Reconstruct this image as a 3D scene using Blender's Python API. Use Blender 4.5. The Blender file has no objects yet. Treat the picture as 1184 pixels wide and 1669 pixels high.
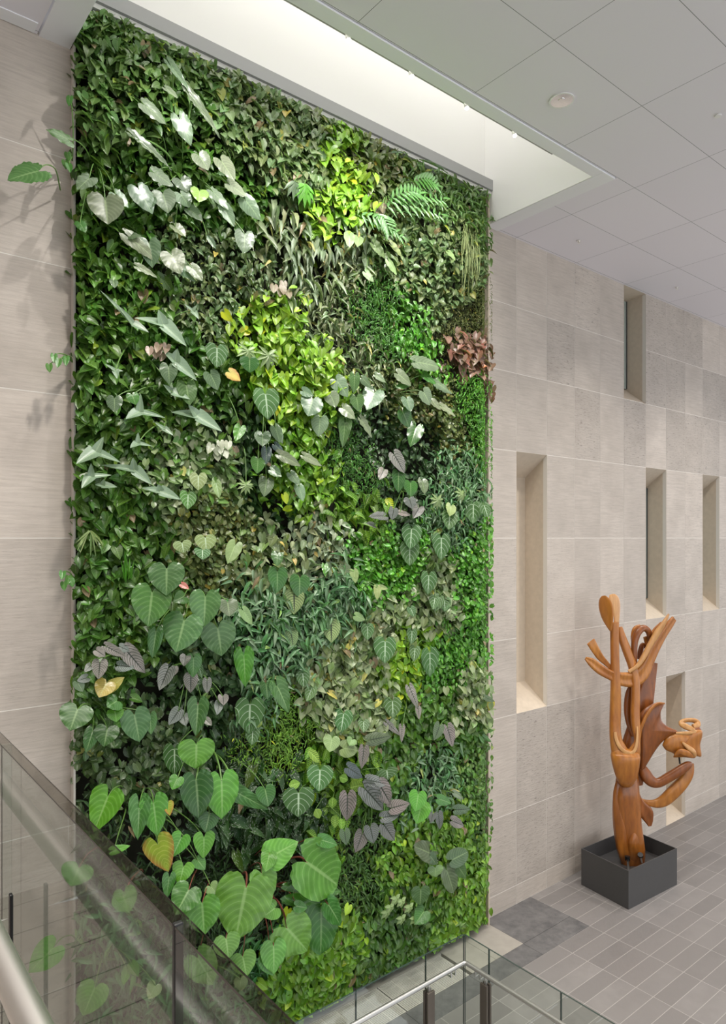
import bpy, bmesh, math, random
import numpy as np
from mathutils import Vector, Matrix
PI = math.pi
rnd = random.Random(7)
rng = np.random.default_rng(11)
scene = bpy.context.scene
COL = scene.collection

# ------------------------------------------------------------------ camera maths
F = 1127.0; CX = 592.0; HY = 877.0
CW, SW = 0.7774, 0.6290          # camera yaw: right = (CW,-SW), forward = (SW,CW)
WY = 6.0                         # plane of the long stone wall
ZF = -4.98                       # lower floor
ZC = 4.07                        # ceiling

def ray(px, py):
    dx = px - CX
    return (CW*dx + SW*F, -SW*dx + CW*F, HY - py)
def at_y(px, py, y=WY):
    r = ray(px, py); t = y/r[1]; return Vector((r[0]*t, y, r[2]*t))
def at_x(px, py, x):
    r = ray(px, py); t = x/r[0]; return Vector((x, r[1]*t, r[2]*t))
def at_z(px, py, z):
    r = ray(px, py); t = z/r[2]; return Vector((r[0]*t, r[1]*t, z))
def at_f(px, py, f):
    r = ray(px, py); t = f/F; return Vector((r[0]*t, r[1]*t, r[2]*t))
def fwd(p): return p[0]*SW + p[1]*CW
def ppm(p): return F/fwd(p)

# ------------------------------------------------------------------ object helpers
def tag(o, label=None, cat=None, group=None, kind=None):
    if label: o['label'] = label
    if cat: o['category'] = cat
    if group: o['group'] = group
    if kind: o['kind'] = kind
    return o
def empty(name, loc):
    o = bpy.data.objects.new(name, None); COL.objects.link(o)
    o.location = loc; o.empty_display_size = 0.1; return o
def mesh_obj(name, verts, faces, mat, parent=None, origin=None, smooth=False):
    me = bpy.data.meshes.new(name)
    if origin is not None:
        ox, oy, oz = origin
        verts = [(v[0]-ox, v[1]-oy, v[2]-oz) for v in verts]
    me.from_pydata([tuple(v) for v in verts], [], faces); me.update()
    if smooth: me.shade_smooth()
    mats = mat if isinstance(mat, (list, tuple)) else [mat]
    for m in mats: me.materials.append(m)
    o = bpy.data.objects.new(name, me); COL.objects.link(o)
    if parent is not None: o.parent = parent
    elif origin is not None: o.location = origin
    return o

class MB:
    def __init__(s): s.v = []; s.f = []; s.m = []
    def quad(s, a, b, c, d, mi=0):
        n = len(s.v); s.v += [tuple(a), tuple(b), tuple(c), tuple(d)]; s.f.append((n, n+1, n+2, n+3)); s.m.append(mi)
    def box(s, x0, y0, z0, x1, y1, z1, mi=0):
        n = len(s.v)
        s.v += [(x0,y0,z0),(x1,y0,z0),(x1,y1,z0),(x0,y1,z0),(x0,y0,z1),(x1,y0,z1),(x1,y1,z1),(x0,y1,z1)]
        s.f += [(n,n+3,n+2,n+1),(n+4,n+5,n+6,n+7),(n,n+1,n+5,n+4),(n+1,n+2,n+6,n+5),(n+2,n+3,n+7,n+6),(n+3,n,n+4,n+7)]
        s.m += [mi]*6
    def tube(s, pts, r, seg=12, mi=0, cap=True):
        pts = [Vector(p) for p in pts]; rings = []
        ref = None
        for i, p in enumerate(pts):
            if i == 0: t = pts[1]-p
            elif i == len(pts)-1: t = p-pts[i-1]
            else: t = (pts[i+1]-p).normalized() + (p-pts[i-1]).normalized()
            t.normalize()
            if ref is None:
                ref = Vector((0,0,1)) if abs(t.z) < .9 else Vector((1,0,0))
            a = t.cross(ref); a.normalize(); b = t.cross(a); b.normalize(); ref = -b if False else ref
            rr = r[i] if isinstance(r, (list, tuple)) else r
            k = 1.0
            if 0 < i < len(pts)-1:
                c = (pts[i+1]-p).normalized().dot(t); k = 1/max(c, .5)
            n0 = len(s.v); ring = []
            for j in range(seg):
                an = 2*PI*j/seg
                s.v.append(tuple(p + a*math.cos(an)*rr*(k if abs(a.z) < .9 else 1) + b*math.sin(an)*rr)); ring.append(n0+j)
            rings.append(ring)
        for i in range(len(rings)-1):
            for j in range(seg):
                s.f.append((rings[i][j], rings[i][(j+1)%seg], rings[i+1][(j+1)%seg], rings[i+1][j])); s.m.append(mi)
        if cap:
            s.f.append(tuple(reversed(rings[0]))); s.f.append(tuple(rings[-1])); s.m += [mi, mi]
    def build(s, name, mat, parent=None, origin=None, smooth=False, bevel=0):
        if origin is None and parent is not None: origin = tuple(parent.location)
        o = mesh_obj(name, s.v, s.f, mat, parent, origin, False)
        if len(set(s.m)) > 1: o.data.polygons.foreach_set('material_index', s.m)
        if smooth:
            o.data.shade_smooth()
            try: o.data.set_sharp_from_angle(angle=math.radians(40))
            except Exception: pass
        if bevel:
            b = o.modifiers.new('bevel', 'BEVEL'); b.width = bevel; b.segments = 2; b.limit_method = 'ANGLE'
        return o

# ------------------------------------------------------------------ materials
class NT:
    def __init__(s, name):
        s.m = bpy.data.materials.new(name); s.m.use_nodes = True
        s.t = s.m.node_tree; s.n = s.t.nodes; s.l = s.t.links
        s.bsdf = s.n.get('Principled BSDF'); s.out = s.n.get('Material Output')
    def new(s, typ, **kw):
        nd = s.n.new(typ)
        for k, v in kw.items(): setattr(nd, k, v)
        return nd
    def link(s, a, b): s.l.new(a, b)
    def math(s, op, a, b=None, c=None):
        nd = s.new('ShaderNodeMath', operation=op)
        for i, x in enumerate((a, b, c)):
            if x is None: continue
            if isinstance(x, (int, float)): nd.inputs[i].default_value = x
            else: s.link(x, nd.inputs[i])
        return nd.outputs[0]
    def mix(s, fac, a, b, blend='MIX'):
        nd = s.new('ShaderNodeMix', data_type='RGBA', blend_type=blend)
        for sock, x in ((nd.inputs[0], fac), (nd.inputs[6], a), (nd.inputs[7], b)):
            if isinstance(x, (int, float)): sock.default_value = x
            elif isinstance(x, (tuple, list)): sock.default_value = (*x[:3], 1)
            else: s.link(x, sock)
        return nd.outputs[2]
    def noise(s, vec, scale, detail=3, rough=.5):
        nd = s.new('ShaderNodeTexNoise'); nd.inputs['Scale'].default_value = scale
        nd.inputs['Detail'].default_value = detail; nd.inputs['Roughness'].default_value = rough
        if vec is not None: s.link(vec, nd.inputs['Vector'])
        return nd.outputs['Fac']
    def mapping(s, scale, src=None):
        if src is None: src = s.new('ShaderNodeTexCoord').outputs['Object']
        mp = s.new('ShaderNodeMapping'); mp.inputs['Scale'].default_value = scale
        s.link(src, mp.inputs['Vector']); return mp.outputs['Vector']
    def ramp(s, fac, lo, hi):
        nd = s.new('ShaderNodeMapRange'); s.link(fac, nd.inputs[0])
        nd.inputs[1].default_value = lo; nd.inputs[2].default_value = hi
        return nd.outputs[0]
    def bump(s, h, strength=.3, dist=.01):
        b = s.new('ShaderNodeBump'); b.inputs['Strength'].default_value = strength; b.inputs['Distance'].default_value = dist
        s.link(h, b.inputs['Height']); s.link(b.outputs[0], s.bsdf.inputs['Normal']); return b
    def setp(s, **kw):
        for k, v in kw.items():
            s.bsdf.inputs[k.replace('_', ' ')].default_value = v
def simple(name, col, rough=.5, metal=0, noise=0, nscale=20, **kw):
    n = NT(name); n.setp(Roughness=rough, Metallic=metal, **kw)
    if noise:
        f = n.noise(n.mapping((1,1,1)), nscale)
        c = n.mix(f, tuple(c*(1-noise) for c in col), tuple(min(1, c*(1+noise)) for c in col)); n.link(c, n.bsdf.inputs['Base Color'])
    else: n.bsdf.inputs['Base Color'].default_value = (*col, 1)
    return n.m

def stone_mat():
    n = NT('beige_travertine'); n.setp(Roughness=.62)
    tc = n.new('ShaderNodeTexCoord').outputs['Object']
    at = n.new('ShaderNodeAttribute', attribute_name='Col')
    offs = n.new('ShaderNodeVectorMath', operation='MULTIPLY_ADD')
    n.link(at.outputs['Color'], offs.inputs[0]); offs.inputs[1].default_value = (40, 40, 40); n.link(tc, offs.inputs[2])
    st = n.noise(n.mapping((2.2, 2.2, 34), offs.outputs[0]), 1.6, 6, .7)
    cl = n.noise(n.mapping((1, 1, 1), offs.outputs[0]), 2.2, 3, .5)
    pit = n.noise(n.mapping((9, 9, 70), offs.outputs[0]), 1.3, 4, .6)
    sep = n.new('ShaderNodeSeparateColor'); n.link(at.outputs['Color'], sep.inputs[0])
    # red channel = brightness, green = coarse striation amount
    c = n.mix(n.ramp(cl, .3, .7), (.50, .438, .378), (.60, .53, .462))
    c = n.mix(n.math('MULTIPLY', n.ramp(st, .40, .75), .65), c, (.37, .32, .275))
    c = n.mix(n.math('MULTIPLY', n.ramp(pit, .57, .72), n.math('MULTIPLY', sep.outputs[1], .95)), c, (.17, .145, .125))
    hsv = n.new('ShaderNodeHueSaturation'); n.link(c, hsv.inputs['Color'])
    n.link(n.math('MULTIPLY_ADD', sep.outputs[0], .22, .83), hsv.inputs['Value'])
    n.link(hsv.outputs[0], n.bsdf.inputs['Base Color'])
    n.bump(n.math('ADD', st, n.math('MULTIPLY', pit, n.math('MULTIPLY', sep.outputs[1], 1.5))), .35, .006)
    return n.m
def floor_mat():
    n = NT('floor_porcelain_tile')
    tc = n.new('ShaderNodeTexCoord').outputs['Object']
    s = n.new('ShaderNodeSeparateXYZ'); n.link(tc, s.inputs[0])
    gx = n.math('DIVIDE', n.math('SUBTRACT', s.outputs[0], 7.85), .6767)
    gy = n.math('DIVIDE', n.math('SUBTRACT', s.outputs[1], 5.07), .203)
    fx = n.math('FRACT', gx); fy = n.math('FRACT', gy)
    ex = n.math('MULTIPLY', n.math('MINIMUM', fx, n.math('SUBTRACT', 1, fx)), .6767)
    ey = n.math('MULTIPLY', n.math('MINIMUM', fy, n.math('SUBTRACT', 1, fy)), .203)
    g = n.math('LESS_THAN', n.math('MINIMUM', ex, ey), .0028)
    cb = n.new('ShaderNodeCombineXYZ'); n.link(n.math('FLOOR', gx), cb.inputs[0]); n.link(n.math('FLOOR', gy), cb.inputs[1])
    wn = n.new('ShaderNodeTexWhiteNoise'); n.link(cb.outputs[0], wn.inputs[0])
    c = n.mix(wn.outputs[0], (.185, .173, .167), (.275, .256, .245))
    c = n.mix(n.ramp(n.noise(n.mapping((1, 1, 1), tc), 3.5, 5, .6), .3, .75), c, (.215, .20, .192))
    c = n.mix(g, c, (.42, .395, .37))
    n.link(c, n.bsdf.inputs['Base Color']); n.setp(Roughness=.45)
    n.link(n.math('MULTIPLY_ADD', wn.outputs[0], .15, .36), n.bsdf.inputs['Roughness'])
    n.bump(n.noise(n.mapping((1, 1, 1), tc), 60, 4), .12, .003)
    return n.m
def ceiling_mat():
    n = NT('ceiling_metal_panel')
    tc = n.new('ShaderNodeTexCoord').outputs['Object']
    s = n.new('ShaderNodeSeparateXYZ'); n.link(tc, s.inputs[0])
    gx = n.math('DIVIDE', n.math('SUBTRACT', s.outputs[0], 4.77), 1.37)
    gy = n.math('DIVIDE', n.math('SUBTRACT', s.outputs[1], 3.41), .85)
    fx = n.math('FRACT', gx); fy = n.math('FRACT', gy)
    ex = n.math('MULTIPLY', n.math('MINIMUM', fx, n.math('SUBTRACT', 1, fx)), 1.37)
    ey = n.math('MULTIPLY', n.math('MINIMUM', fy, n.math('SUBTRACT', 1, fy)), .85)
    g = n.math('LESS_THAN', n.math('MINIMUM', ex, ey), .0024)
    cb = n.new('ShaderNodeCombineXYZ'); n.link(n.math('FLOOR', gx), cb.inputs[0]); n.link(n.math('FLOOR', gy), cb.inputs[1])
    wn = n.new('ShaderNodeTexWhiteNoise'); n.link(cb.outputs[0], wn.inputs[0])
    c = n.mix(wn.outputs[0], (.82, .795, .84), (.85, .825, .87))
    c = n.mix(g, c, (.14, .145, .15))
    n.link(c, n.bsdf.inputs['Base Color']); n.setp(Roughness=.5, Metallic=.0)
    return n.m
def glass_mat(name, tint, ior=1.5):
    n = NT(name); n.n.remove(n.bsdf)
    tr = n.new('ShaderNodeBsdfTransparent'); tr.inputs[0].default_value = (*tint, 1)
    gl = n.new('ShaderNodeBsdfGlossy'); gl.inputs['Roughness'].default_value = 0.0
    fr = n.new('ShaderNodeFresnel'); fr.inputs[0].default_value = ior
    geo = n.new('ShaderNodeNewGeometry')
    # same reflectance on either side of a face
    vm = n.new('ShaderNodeVectorMath', operation='DOT_PRODUCT')
    n.link(geo.outputs['Incoming'], vm.inputs[0]); n.link(geo.outputs['Normal'], vm.inputs[1])
    c = n.math('ABSOLUTE', vm.outputs['Value'])
    r0 = ((ior-1)/(ior+1))**2
    p = n.math('POWER', n.math('SUBTRACT', 1, c), 5)
    f = n.math('MULTIPLY_ADD', p, 1-r0, r0)
    mx = n.new('ShaderNodeMixShader'); n.link(f, mx.inputs[0]); n.link(tr.outputs[0], mx.inputs[1]); n.link(gl.outputs[0], mx.inputs[2])
    n.link(mx.outputs[0], n.out.inputs['Surface']); n.n.remove(fr)
    return n.m

def leaf_mat(name, pattern, rough=.42, spec=.5, transl=.22):
    """Col attribute = base colour of the leaf; UVMap = (across, along)."""
    n = NT(name)
    col = n.new('ShaderNodeAttribute', attribute_name='Col').outputs['Color']
    uv = n.new('ShaderNodeUVMap', uv_map='UVMap').outputs[0]
    s = n.new('ShaderNodeSeparateXYZ'); n.link(uv, s.inputs[0])
    au = n.math('ABSOLUTE', s.outputs[0]); v = s.outputs[1]
    def veins(N, K, w):
        q = n.math('FRACT', n.math('SUBTRACT', n.math('MULTIPLY', v, N), n.math('MULTIPLY', au, K)))
        d = n.math('ABSOLUTE', n.math('SUBTRACT', q, .5))
        return n.ramp(d, .5-w, .5-w*.4)
    mid = n.math('SUBTRACT', 1, n.ramp(au, .03, .08))
    obj = n.new('ShaderNodeTexCoord').outputs['Object']
    nz = n.noise(obj, 9, 3)
    c = n.mix(n.math('MULTIPLY', n.ramp(nz, .35, .7), .30), col, (.02, .06, .01))
    light = n.mix(.5, col, (.55, .75, .35)); pale = n.mix(.75, col, (.62, .78, .55)); cream = (.58, .62, .40)
    if pattern == 'plain':
        c = n.mix(n.math('MULTIPLY', mid, .6), c, light)
        c = n.mix(n.math('MULTIPLY', veins(7, 2.2, .08), .30), c, light)
    elif pattern == 'ribbed':        # corrugated leaf; its darker stripes also paint in the shade of the grooves
        q = n.math('FRACT', n.math('ADD', n.math('SUBTRACT', n.math('MULTIPLY', v, 8), n.math('MULTIPLY', au, 3.04)), .5))
        dkv = n.ramp(n.math('ABSOLUTE', n.math('SUBTRACT', q, .5)), .22, .5)
        c = n.mix(n.math('MULTIPLY', dkv, .30), c, n.mix(.75, col, (.01, .05, .005)))
        c = n.mix(n.math('MULTIPLY', veins(8, 3.04, .08), .30), c, light)
        c = n.mix(n.math('MULTIPLY', mid, .55), c, light)
    elif pattern == 'paleveins':
        c = n.mix(n.math('MULTIPLY', veins(5, 2.2, .07), .75), c, pale)
        c = n.mix(mid, c, pale)
    elif pattern == 'darkveins':     # silver leaf, dark ribs
        dk = (.018, .022, .018)
        c = n.mix(n.math('MULTIPLY', veins(9, 3.2, .15), .93), c, dk)
        c = n.mix(n.math('SUBTRACT', 1, n.ramp(au, .04, .10)), c, dk)
    elif pattern == 'variegated':
        e = n.math('ADD', au, n.math('MULTIPLY', n.noise(uv, 3.2, 3), .9))
        c = n.mix(n.ramp(e, .78, .9), c, cream)
    elif pattern == 'zebra':
        c = n.mix(veins(8, 1.4, .2), c, (.015, .07, .015)); c = n.mix(mid, c, (.4, .6, .15))
    elif pattern == 'spotted':
        vo = n.new('ShaderNodeTexVoronoi'); vo.inputs['Scale'].default_value = 7
        n.link(uv, vo.inputs['Vector'])
        c = n.mix(n.math('LESS_THAN', vo.outputs['Distance'], .27), c, (.55, .6, .5))
    elif pattern == 'silver':
        c = n.mix(n.ramp(n.noise(uv, 4.5, 2), .46, .58), c, (.36, .44, .34))
    elif pattern == 'scorched':
        e = n.math('ADD', au, n.math('MULTIPLY', nz, .6))
        c = n.mix(n.ramp(n.math('ADD', e, n.math('MULTIPLY', v, .5)), .95, 1.6), c, (.42, .16, .04))
        c = n.mix(n.math('MULTIPLY', veins(8, 3, .13), .5), c, (.55, .6, .12))
    n.link(c, n.bsdf.inputs['Base Color']); n.setp(Roughness=rough)
    n.bsdf.inputs['Specular IOR Level'].default_value = spec
    tl = n.new('ShaderNodeBsdfTranslucent'); n.link(n.mix(.5, c, (.25, .5, .05), 'MIX'), tl.inputs[0])
    mx = n.new('ShaderNodeMixShader'); mx.inputs[0].default_value = transl
    n.link(n.bsdf.outputs[0], mx.inputs[1]); n.link(tl.outputs[0], mx.inputs[2]); n.link(mx.outputs[0], n.out.inputs['Surface'])
    return n.m

M = {}
M['stone'] = stone_mat()
M['grout'] = simple('pale_grout', (.72, .68, .62), .8)
M['niche'] = simple('niche_limestone', (.58, .49, .385), .7, noise=.12, nscale=14)
M['floor'] = floor_mat()
M['ceil'] = ceiling_mat()
M['ceil_trim'] = simple('grey_painted_metal', (.88, .885, .90), .4)
M['trim_grey'] = simple('brushed_trim', (.36, .36, .36), .5)
M['white'] = simple('white_plaster', (.86, .85, .83), .8)
M['concrete'] = simple('pale_concrete', (.36, .33, .29), .7, noise=.15, nscale=9)
n = NT('dark_slate'); n.setp(Roughness=.5)
tcs = n.mapping((1, 1, 1)); cc = n.mix(n.ramp(n.noise(tcs, 6, 8, .7), .3, .7), (.085, .083, .085), (.19, .183, .18)); n.link(cc, n.bsdf.inputs['Base Color'])
n.bump(n.noise(tcs, 25, 6, .7), .4, .006); M['slate'] = n.m
M['grate'] = simple('steel_grating', (.50, .47, .425), .5)
M['grate_dark'] = simple('drain_bed', (.16, .15, .135), .9)
M['chrome'] = simple('brushed_stainless', (.92, .90, .87), .36, metal=1)
M['steel_far'] = simple('satin_steel', (.5, .49, .47), .42, metal=.9)
M['postm'] = simple('bronze_anodised_post', (.15, .125, .105), .38, metal=.6)
M['black'] = simple('black_gasket', (.008, .008, .009), .35)
M['glass'] = glass_mat('clear_green_glass', (.80, .825, .80), 2.0)
M['glass_far'] = glass_mat('low_iron_glass', (.93, .965, .94), 1.45)
M['glass_edge'] = simple('glass_edge', (.045, .07, .06), .12)
M['glass_top'] = glass_mat('reflection_tint_glass_top', (.62, .58, .54), 1.5)  # brown tint paints in the stone wall mirrored by the top edge
M['near_edge'] = simple('bronze_glass_edge', (.06, .05, .042), .3)
M['pane'] = simple('frosted_window_glass', (.40, .45, .41), .12)
M['frame'] = simple('window_frame_grey', (.10, .105, .10), .4)
M['soil'] = simple('felt_backing', (.022, .02, .012), .95, noise=.4, nscale=12)
M['box'] = simple('charcoal_powder_coat', (.062, .060, .060), .45, noise=.06, nscale=30)
n = NT('landing_tile'); sx = n.new('ShaderNodeSeparateXYZ'); n.link(n.new('ShaderNodeTexCoord').outputs['Object'], sx.inputs[0])
fy = n.math('FRACT', n.math('DIVIDE', n.math('SUBTRACT', sx.outputs[1], 3.05), .236)); g = n.math('LESS_THAN', fy, .025)
n.link(n.mix(g, n.mix(n.noise(None, 3, 4), (.20, .17, .15), (.27, .235, .21)), (.05, .04, .035)), n.bsdf.inputs['Base Color']); n.setp(Roughness=.6); M['upfloor'] = n.m
M['lamp'] = NT('lamp_lens').m
nt = M['lamp'].node_tree; b = nt.nodes['Principled BSDF']; b.inputs['Emission Color'].default_value = (1, .96, .9, 1); b.inputs['Emission Strength'].default_value = 9
M['reflector'] = simple('downlight_reflector', (.9, .9, .9), .12, metal=1)
M['stem'] = simple('green_stem', (.12, .24, .05), .45)
M['stem_red'] = simple('reddish_stem', (.20, .06, .04), .5)
M['dry'] = simple('dry_brown_leaf', (.38, .28, .18), .8, noise=.3)
for k, rg, sp in (('plain', .34, .55), ('ribbed', .30, .6), ('paleveins', .5, .4), ('darkveins', .38, .5), ('variegated', .5, .4), ('zebra', .45, .4),
              ('spotted', .45, .4), ('silver', .5, .45), ('scorched', .5, .4)):
    M[k] = leaf_mat('leaf_'+k, k, rg, sp)
def wood(name, a, b_, c_, rough=.33):
    n = NT(name); n.setp(Roughness=rough); n.bsdf.inputs['Coat Weight'].default_value = .2; n.bsdf.inputs['Coat Roughness'].default_value = .2
    tc = n.mapping((1, 1, .22)); g = n.noise(tc, 26, 5, .6); big = n.noise(n.mapping((1, 1, .6)), 2.6, 4, .6)
    w = n.new('ShaderNodeTexWave'); w.inputs['Scale'].default_value = 5; w.inputs['Distortion'].default_value = 7; w.inputs['Detail'].default_value = 3; n.link(tc, w.inputs[0])
    c = n.mix(n.ramp(big, .35, .68), a, b_); c = n.mix(n.math('MULTIPLY', n.ramp(g, .45, .75), .55), c, c_)
    c = n.mix(n.math('MULTIPLY', w.outputs['Fac'], .25), c, c_)
    n.link(c, n.bsdf.inputs['Base Color']); n.bump(g, .1, .004); return n.m
M['wood_gold'] = wood('golden_polished_wood', (.50, .20, .032), (.37, .12, .016), (.23, .07, .009))
M['wood_brown'] = wood('chestnut_polished_wood', (.31, .092, .013), (.20, .054, .008), (.095, .027, .005))
M['wood_amber'] = wood('amber_polished_wood', (.37, .125, .018), (.26, .075, .011), (.12, .035, .006), .28)
M['wood_pale'] = wood('pale_end_grain_wood', (.62, .34, .12), (.52, .25, .075), (.38, .16, .045))

# ------------------------------------------------------------------ tiled walls
ROWS = [ZC+.10, 3.14, 2.24, 1.18, 0.0, -1.36, -2.39, -3.71, -4.72, ZF]
MOD = .677
def add_col(o, cols):
    ca = o.data.color_attributes.new('Col', 'FLOAT_COLOR', 'CORNER')
    arr = []
    for p, c in zip(o.data.polygons, cols): arr += [c[0], c[1], c[2], 1.0]*len(p.vertices)
    ca.data.foreach_set('color', arr)
def tiled_wall(name, xs, skip=lambda i, j: False, dark=()):
    mb = MB(); cols = []; g = .0042
    for i in range(len(xs)-1):
        for j in range(len(ROWS)-1):
            if skip(i, j): continue
            x0, x1, z1, z0 = xs[i]+g, xs[i+1]-g, ROWS[j]-g, ROWS[j+1]+g
            mb.box(x0, WY-.0015, z0, x1, WY+.02, z1)
            br = rnd.random()*.75+.2; co = rnd.random()**2*.8
            if (i, j) in dark: br, co = .05, 1.0
            cols += [(br, co, rnd.random())]*6
    o = mb.build(name, M['stone']); add_col(o, cols)
    return tag(o, kind='structure')
xsr = [6.87] + [7.54 + MOD*k for k in range(18)]
NICHES = [(1, 3, 6), (5, 0, 2), (6, 3, 5), (7, 6, 9), (9, 3, 5)]    # column, first row, past-last row
def nskip(i, j): return any(i == c and a <= j < b for c, a, b in NICHES)
tiled_wall('wall_right', xsr, nskip, {(3, 2), (5, 2), (7, 2), (8, 2), (9, 2), (6, 1), (7, 1), (2, 1), (6, 0), (7, 0), (8, 0), (1, 6), (2, 7), (1, 7), (2, 6), (9, 1), (10, 1)})
tiled_wall('wall_left', [-6.36, -5.01, -3.66, -2.31, -.96, .39, 1.738])
# grout bed with the niche openings left free, and the niche linings
mb = MB()
def bed(x0, x1, z0, z1): mb.box(x0, WY-.0005, z0, x1, WY+.06, z1)
for i in range(len(xsr)-1):
    hs = [(ROWS[a], ROWS[b]) for c, a, b in NICHES if c == i]
    z = ROWS[0]
    for zt, zb in hs:
        if z - zt > 1e-3: bed(xsr[i]-.001, xsr[i+1]+.001, zt+.0, z)
        z = zb
    if z - ROWS[-1] > 1e-3: bed(xsr[i]-.001, xsr[i+1]+.001, ROWS[-1], z)
bed(-6.36, 1.742, ZF, ROWS[0])
tag(mb.build('wall_grout_bed', M['grout']), kind='structure')
ND = .38
for k, (c, a, b_) in enumerate(NICHES):
    x0, x1, zt, zb = xsr[c], xsr[c+1], ROWS[a], ROWS[b_]
    if a == 0: zt = ZC
    y0, y1 = WY-.003, WY+ND
    dt = 0.04 if a == 0 else .30; db = .30 if b_ < 9 else .22
    mb = MB(); q = mb.quad
    q((x1, y0, zb), (x1, y0, zt), (x1, y1, zt-dt), (x1, y1, zb+db))
    q((x0, y0, zt), (x0, y0, zb), (x0, y1, zb+db), (x0, y1, zt-dt))
    q((x0, y0, zt), (x0, y1, zt-dt), (x1, y1, zt-dt), (x1, y0, zt))
    q((x0, y0, zb), (x1, y0, zb), (x1, y1, zb+db), (x0, y1, zb+db))
    q((x0, y1, zb+db), (x1, y1, zb+db), (x1, y1, zt-dt), (x0, y1, zt-dt))
    o = mb.build('wall_niche', M['niche']); tag(o, kind='structure')
    if k in (1, 2, 4):
        w = empty('window_%d' % (k+1), (x0+.14, y1-.12, (zb+zt)/2)); tag(w, kind='structure')
        m1 = MB(); m1.box(x0, y1-.2, zb+.16, x0+.02, y1-.02, zt-.10 if k == 1 else zt-.16); m1.box(x1-.022, y1-.05, zb+db, x1-.004, y1-.005, zt-dt)
        m1.build('window_frame', M['frame'], w)
        m2 = MB(); m2.box(x0+.02, y1-.035, zb+db, x1-.022, y1-.02, zt-dt); m2.build('pane', M['pane'], w)
# stone edge beads either side of the planting
mb = MB(); mb.box(1.728, 5.93, ZF, 1.745, 6.0, ZC); tag(mb.build('trim_1', M['grout']), kind='structure')
mb = MB(); mb.box(6.85, 5.90, ZF, 6.875, 6.0, 4.42); tag(mb.build('trim_2', M['niche']), kind='structure')
# backing of the green wall
mb = MB(); mb.box(1.70, 6.16, ZF, 6.92, 6.22, 4.6); mb.box(1.70, 6.0, 4.45, 6.92, 6.22, 4.475); mb.box(1.70, 6.0, ZF, 1.745, 6.16, 4.44); mb.box(6.852, 6.0, ZF, 6.868, 6.16, 4.44); tag(mb.build('wall_planting_panel', M['soil']), kind='structure')
# far return wall behind the upper landing, seen only in the glass
mb = MB(); mb.box(-6.5, -9, ZF, -6.36, 6, ZC); tag(mb.build('wall_landing', M['niche']), kind='structure')

# ------------------------------------------------------------------ ceiling and the light shaft
mb = MB()
OX0, OX1, OY0 = 1.465, 7.15, 4.27
mb.box(-6.5, -12, ZC, OX0, WY, ZC+.1); mb.box(OX1, -12, ZC, 26, WY, ZC+.1); mb.box(OX0, -12, ZC, OX1, OY0, ZC+.1)
tag(mb.build('ceiling', M['ceil']), kind='structure')
mb = MB(); z0, z1 = ZC-.012, ZC+.06
mb.box(OX0+.012, OY0+.012, z0, 1.72, WY, z1); mb.box(6.9, OY0+.012, z0, OX1-.012, WY-.005, z1); mb.box(1.72, OY0+.012, z0, 6.9, 4.42, z1)
tag(mb.build('trim_3', M['ceil_trim'], bevel=.004), kind='structure')
mb = MB(); mb.box(-6.3, 5.86, ZC-.008, 1.44, 5.99, ZC+.01)
tag(mb.build('trim_4', M['ceil_trim']), kind='structure')
mb = MB()
ZS = 6.6
mb.box(1.60, WY+.0, 4.47, 6.98, WY+.08, ZS); mb.box(1.60, 4.38, ZC+.1, 1.72, WY, ZS); mb.box(6.893, 4.38, ZC-.006, 6.899, WY, ZC+.1); mb.box(6.893, 4.38, ZC+.1, 6.98, WY, ZS)
mb.box(1.60, 4.30, ZC+.1, 6.98, 4.40, ZS); mb.box(1.60, 4.30, ZS, 6.98, WY+.08, ZS+.08)
tag(mb.build('wall_light_shaft', M['white']), kind='structure')
mb = MB(); mb.box(1.745, 5.86, 4.47, 6.895, 6.0, 4.60, 0); mb.box(1.745, 5.89, 4.425, 6.895, 6.0, 4.468, 1)
tag(mb.build('trim_5', [M['trim_grey'], M['white']]), kind='structure')

# lighting track with small spot heads
t = empty('lighting_track', (4.1, 4.62, 4.27)); tag(t, 'slim white lighting track running along the front lip of the light shaft', 'track light')
mb = MB(); mb.box(1.8, 4.60, 4.255, 6.46, 4.65, 4.285); mb.build('rail', M['trim_grey'], t, bevel=.003)
mb = MB(); mb.box(1.8, 4.598, 4.248, 6.3, 4.604, 4.2545); mb.build('glow_strip', M['lamp'], t)
for px in (1.3, 2.2, 3.0): pass
heads = [at_y(567, 55, 4.62).x, at_y(670, 115, 4.62).x, at_y(760, 168, 4.62).x, at_y(838, 213, 4.62).x]
heads = [heads[0]-2.0, heads[0]-1.0] + heads
for hx in heads:
    mb = MB(); mb.tube([(hx, 4.62, 4.255), (hx, 4.61, 4.20)], .022, 12); h = mb.build('spot_head', M['white'], t, smooth=True)
    mb = MB(); mb.tube([(hx, 4.608, 4.203), (hx, 4.607, 4.188)], .019, 12); mb.build('lens', M['lamp'], h, origin=tuple(t.location))
    l = bpy.data.lights.new('track_spot', 'SPOT'); l.energy = 115; l.spot_size = math.radians(105); l.spot_blend = .8; l.color = (1, .975, .94); l.shadow_soft_size = .03
    lo = bpy.data.objects.new('track_spot_light', l); COL.objects.link(lo); lo.location = (hx, 4.60, 4.18)
    lo.rotation_euler = (math.radians(38), 0, 0)
    lo.parent = None
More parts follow.
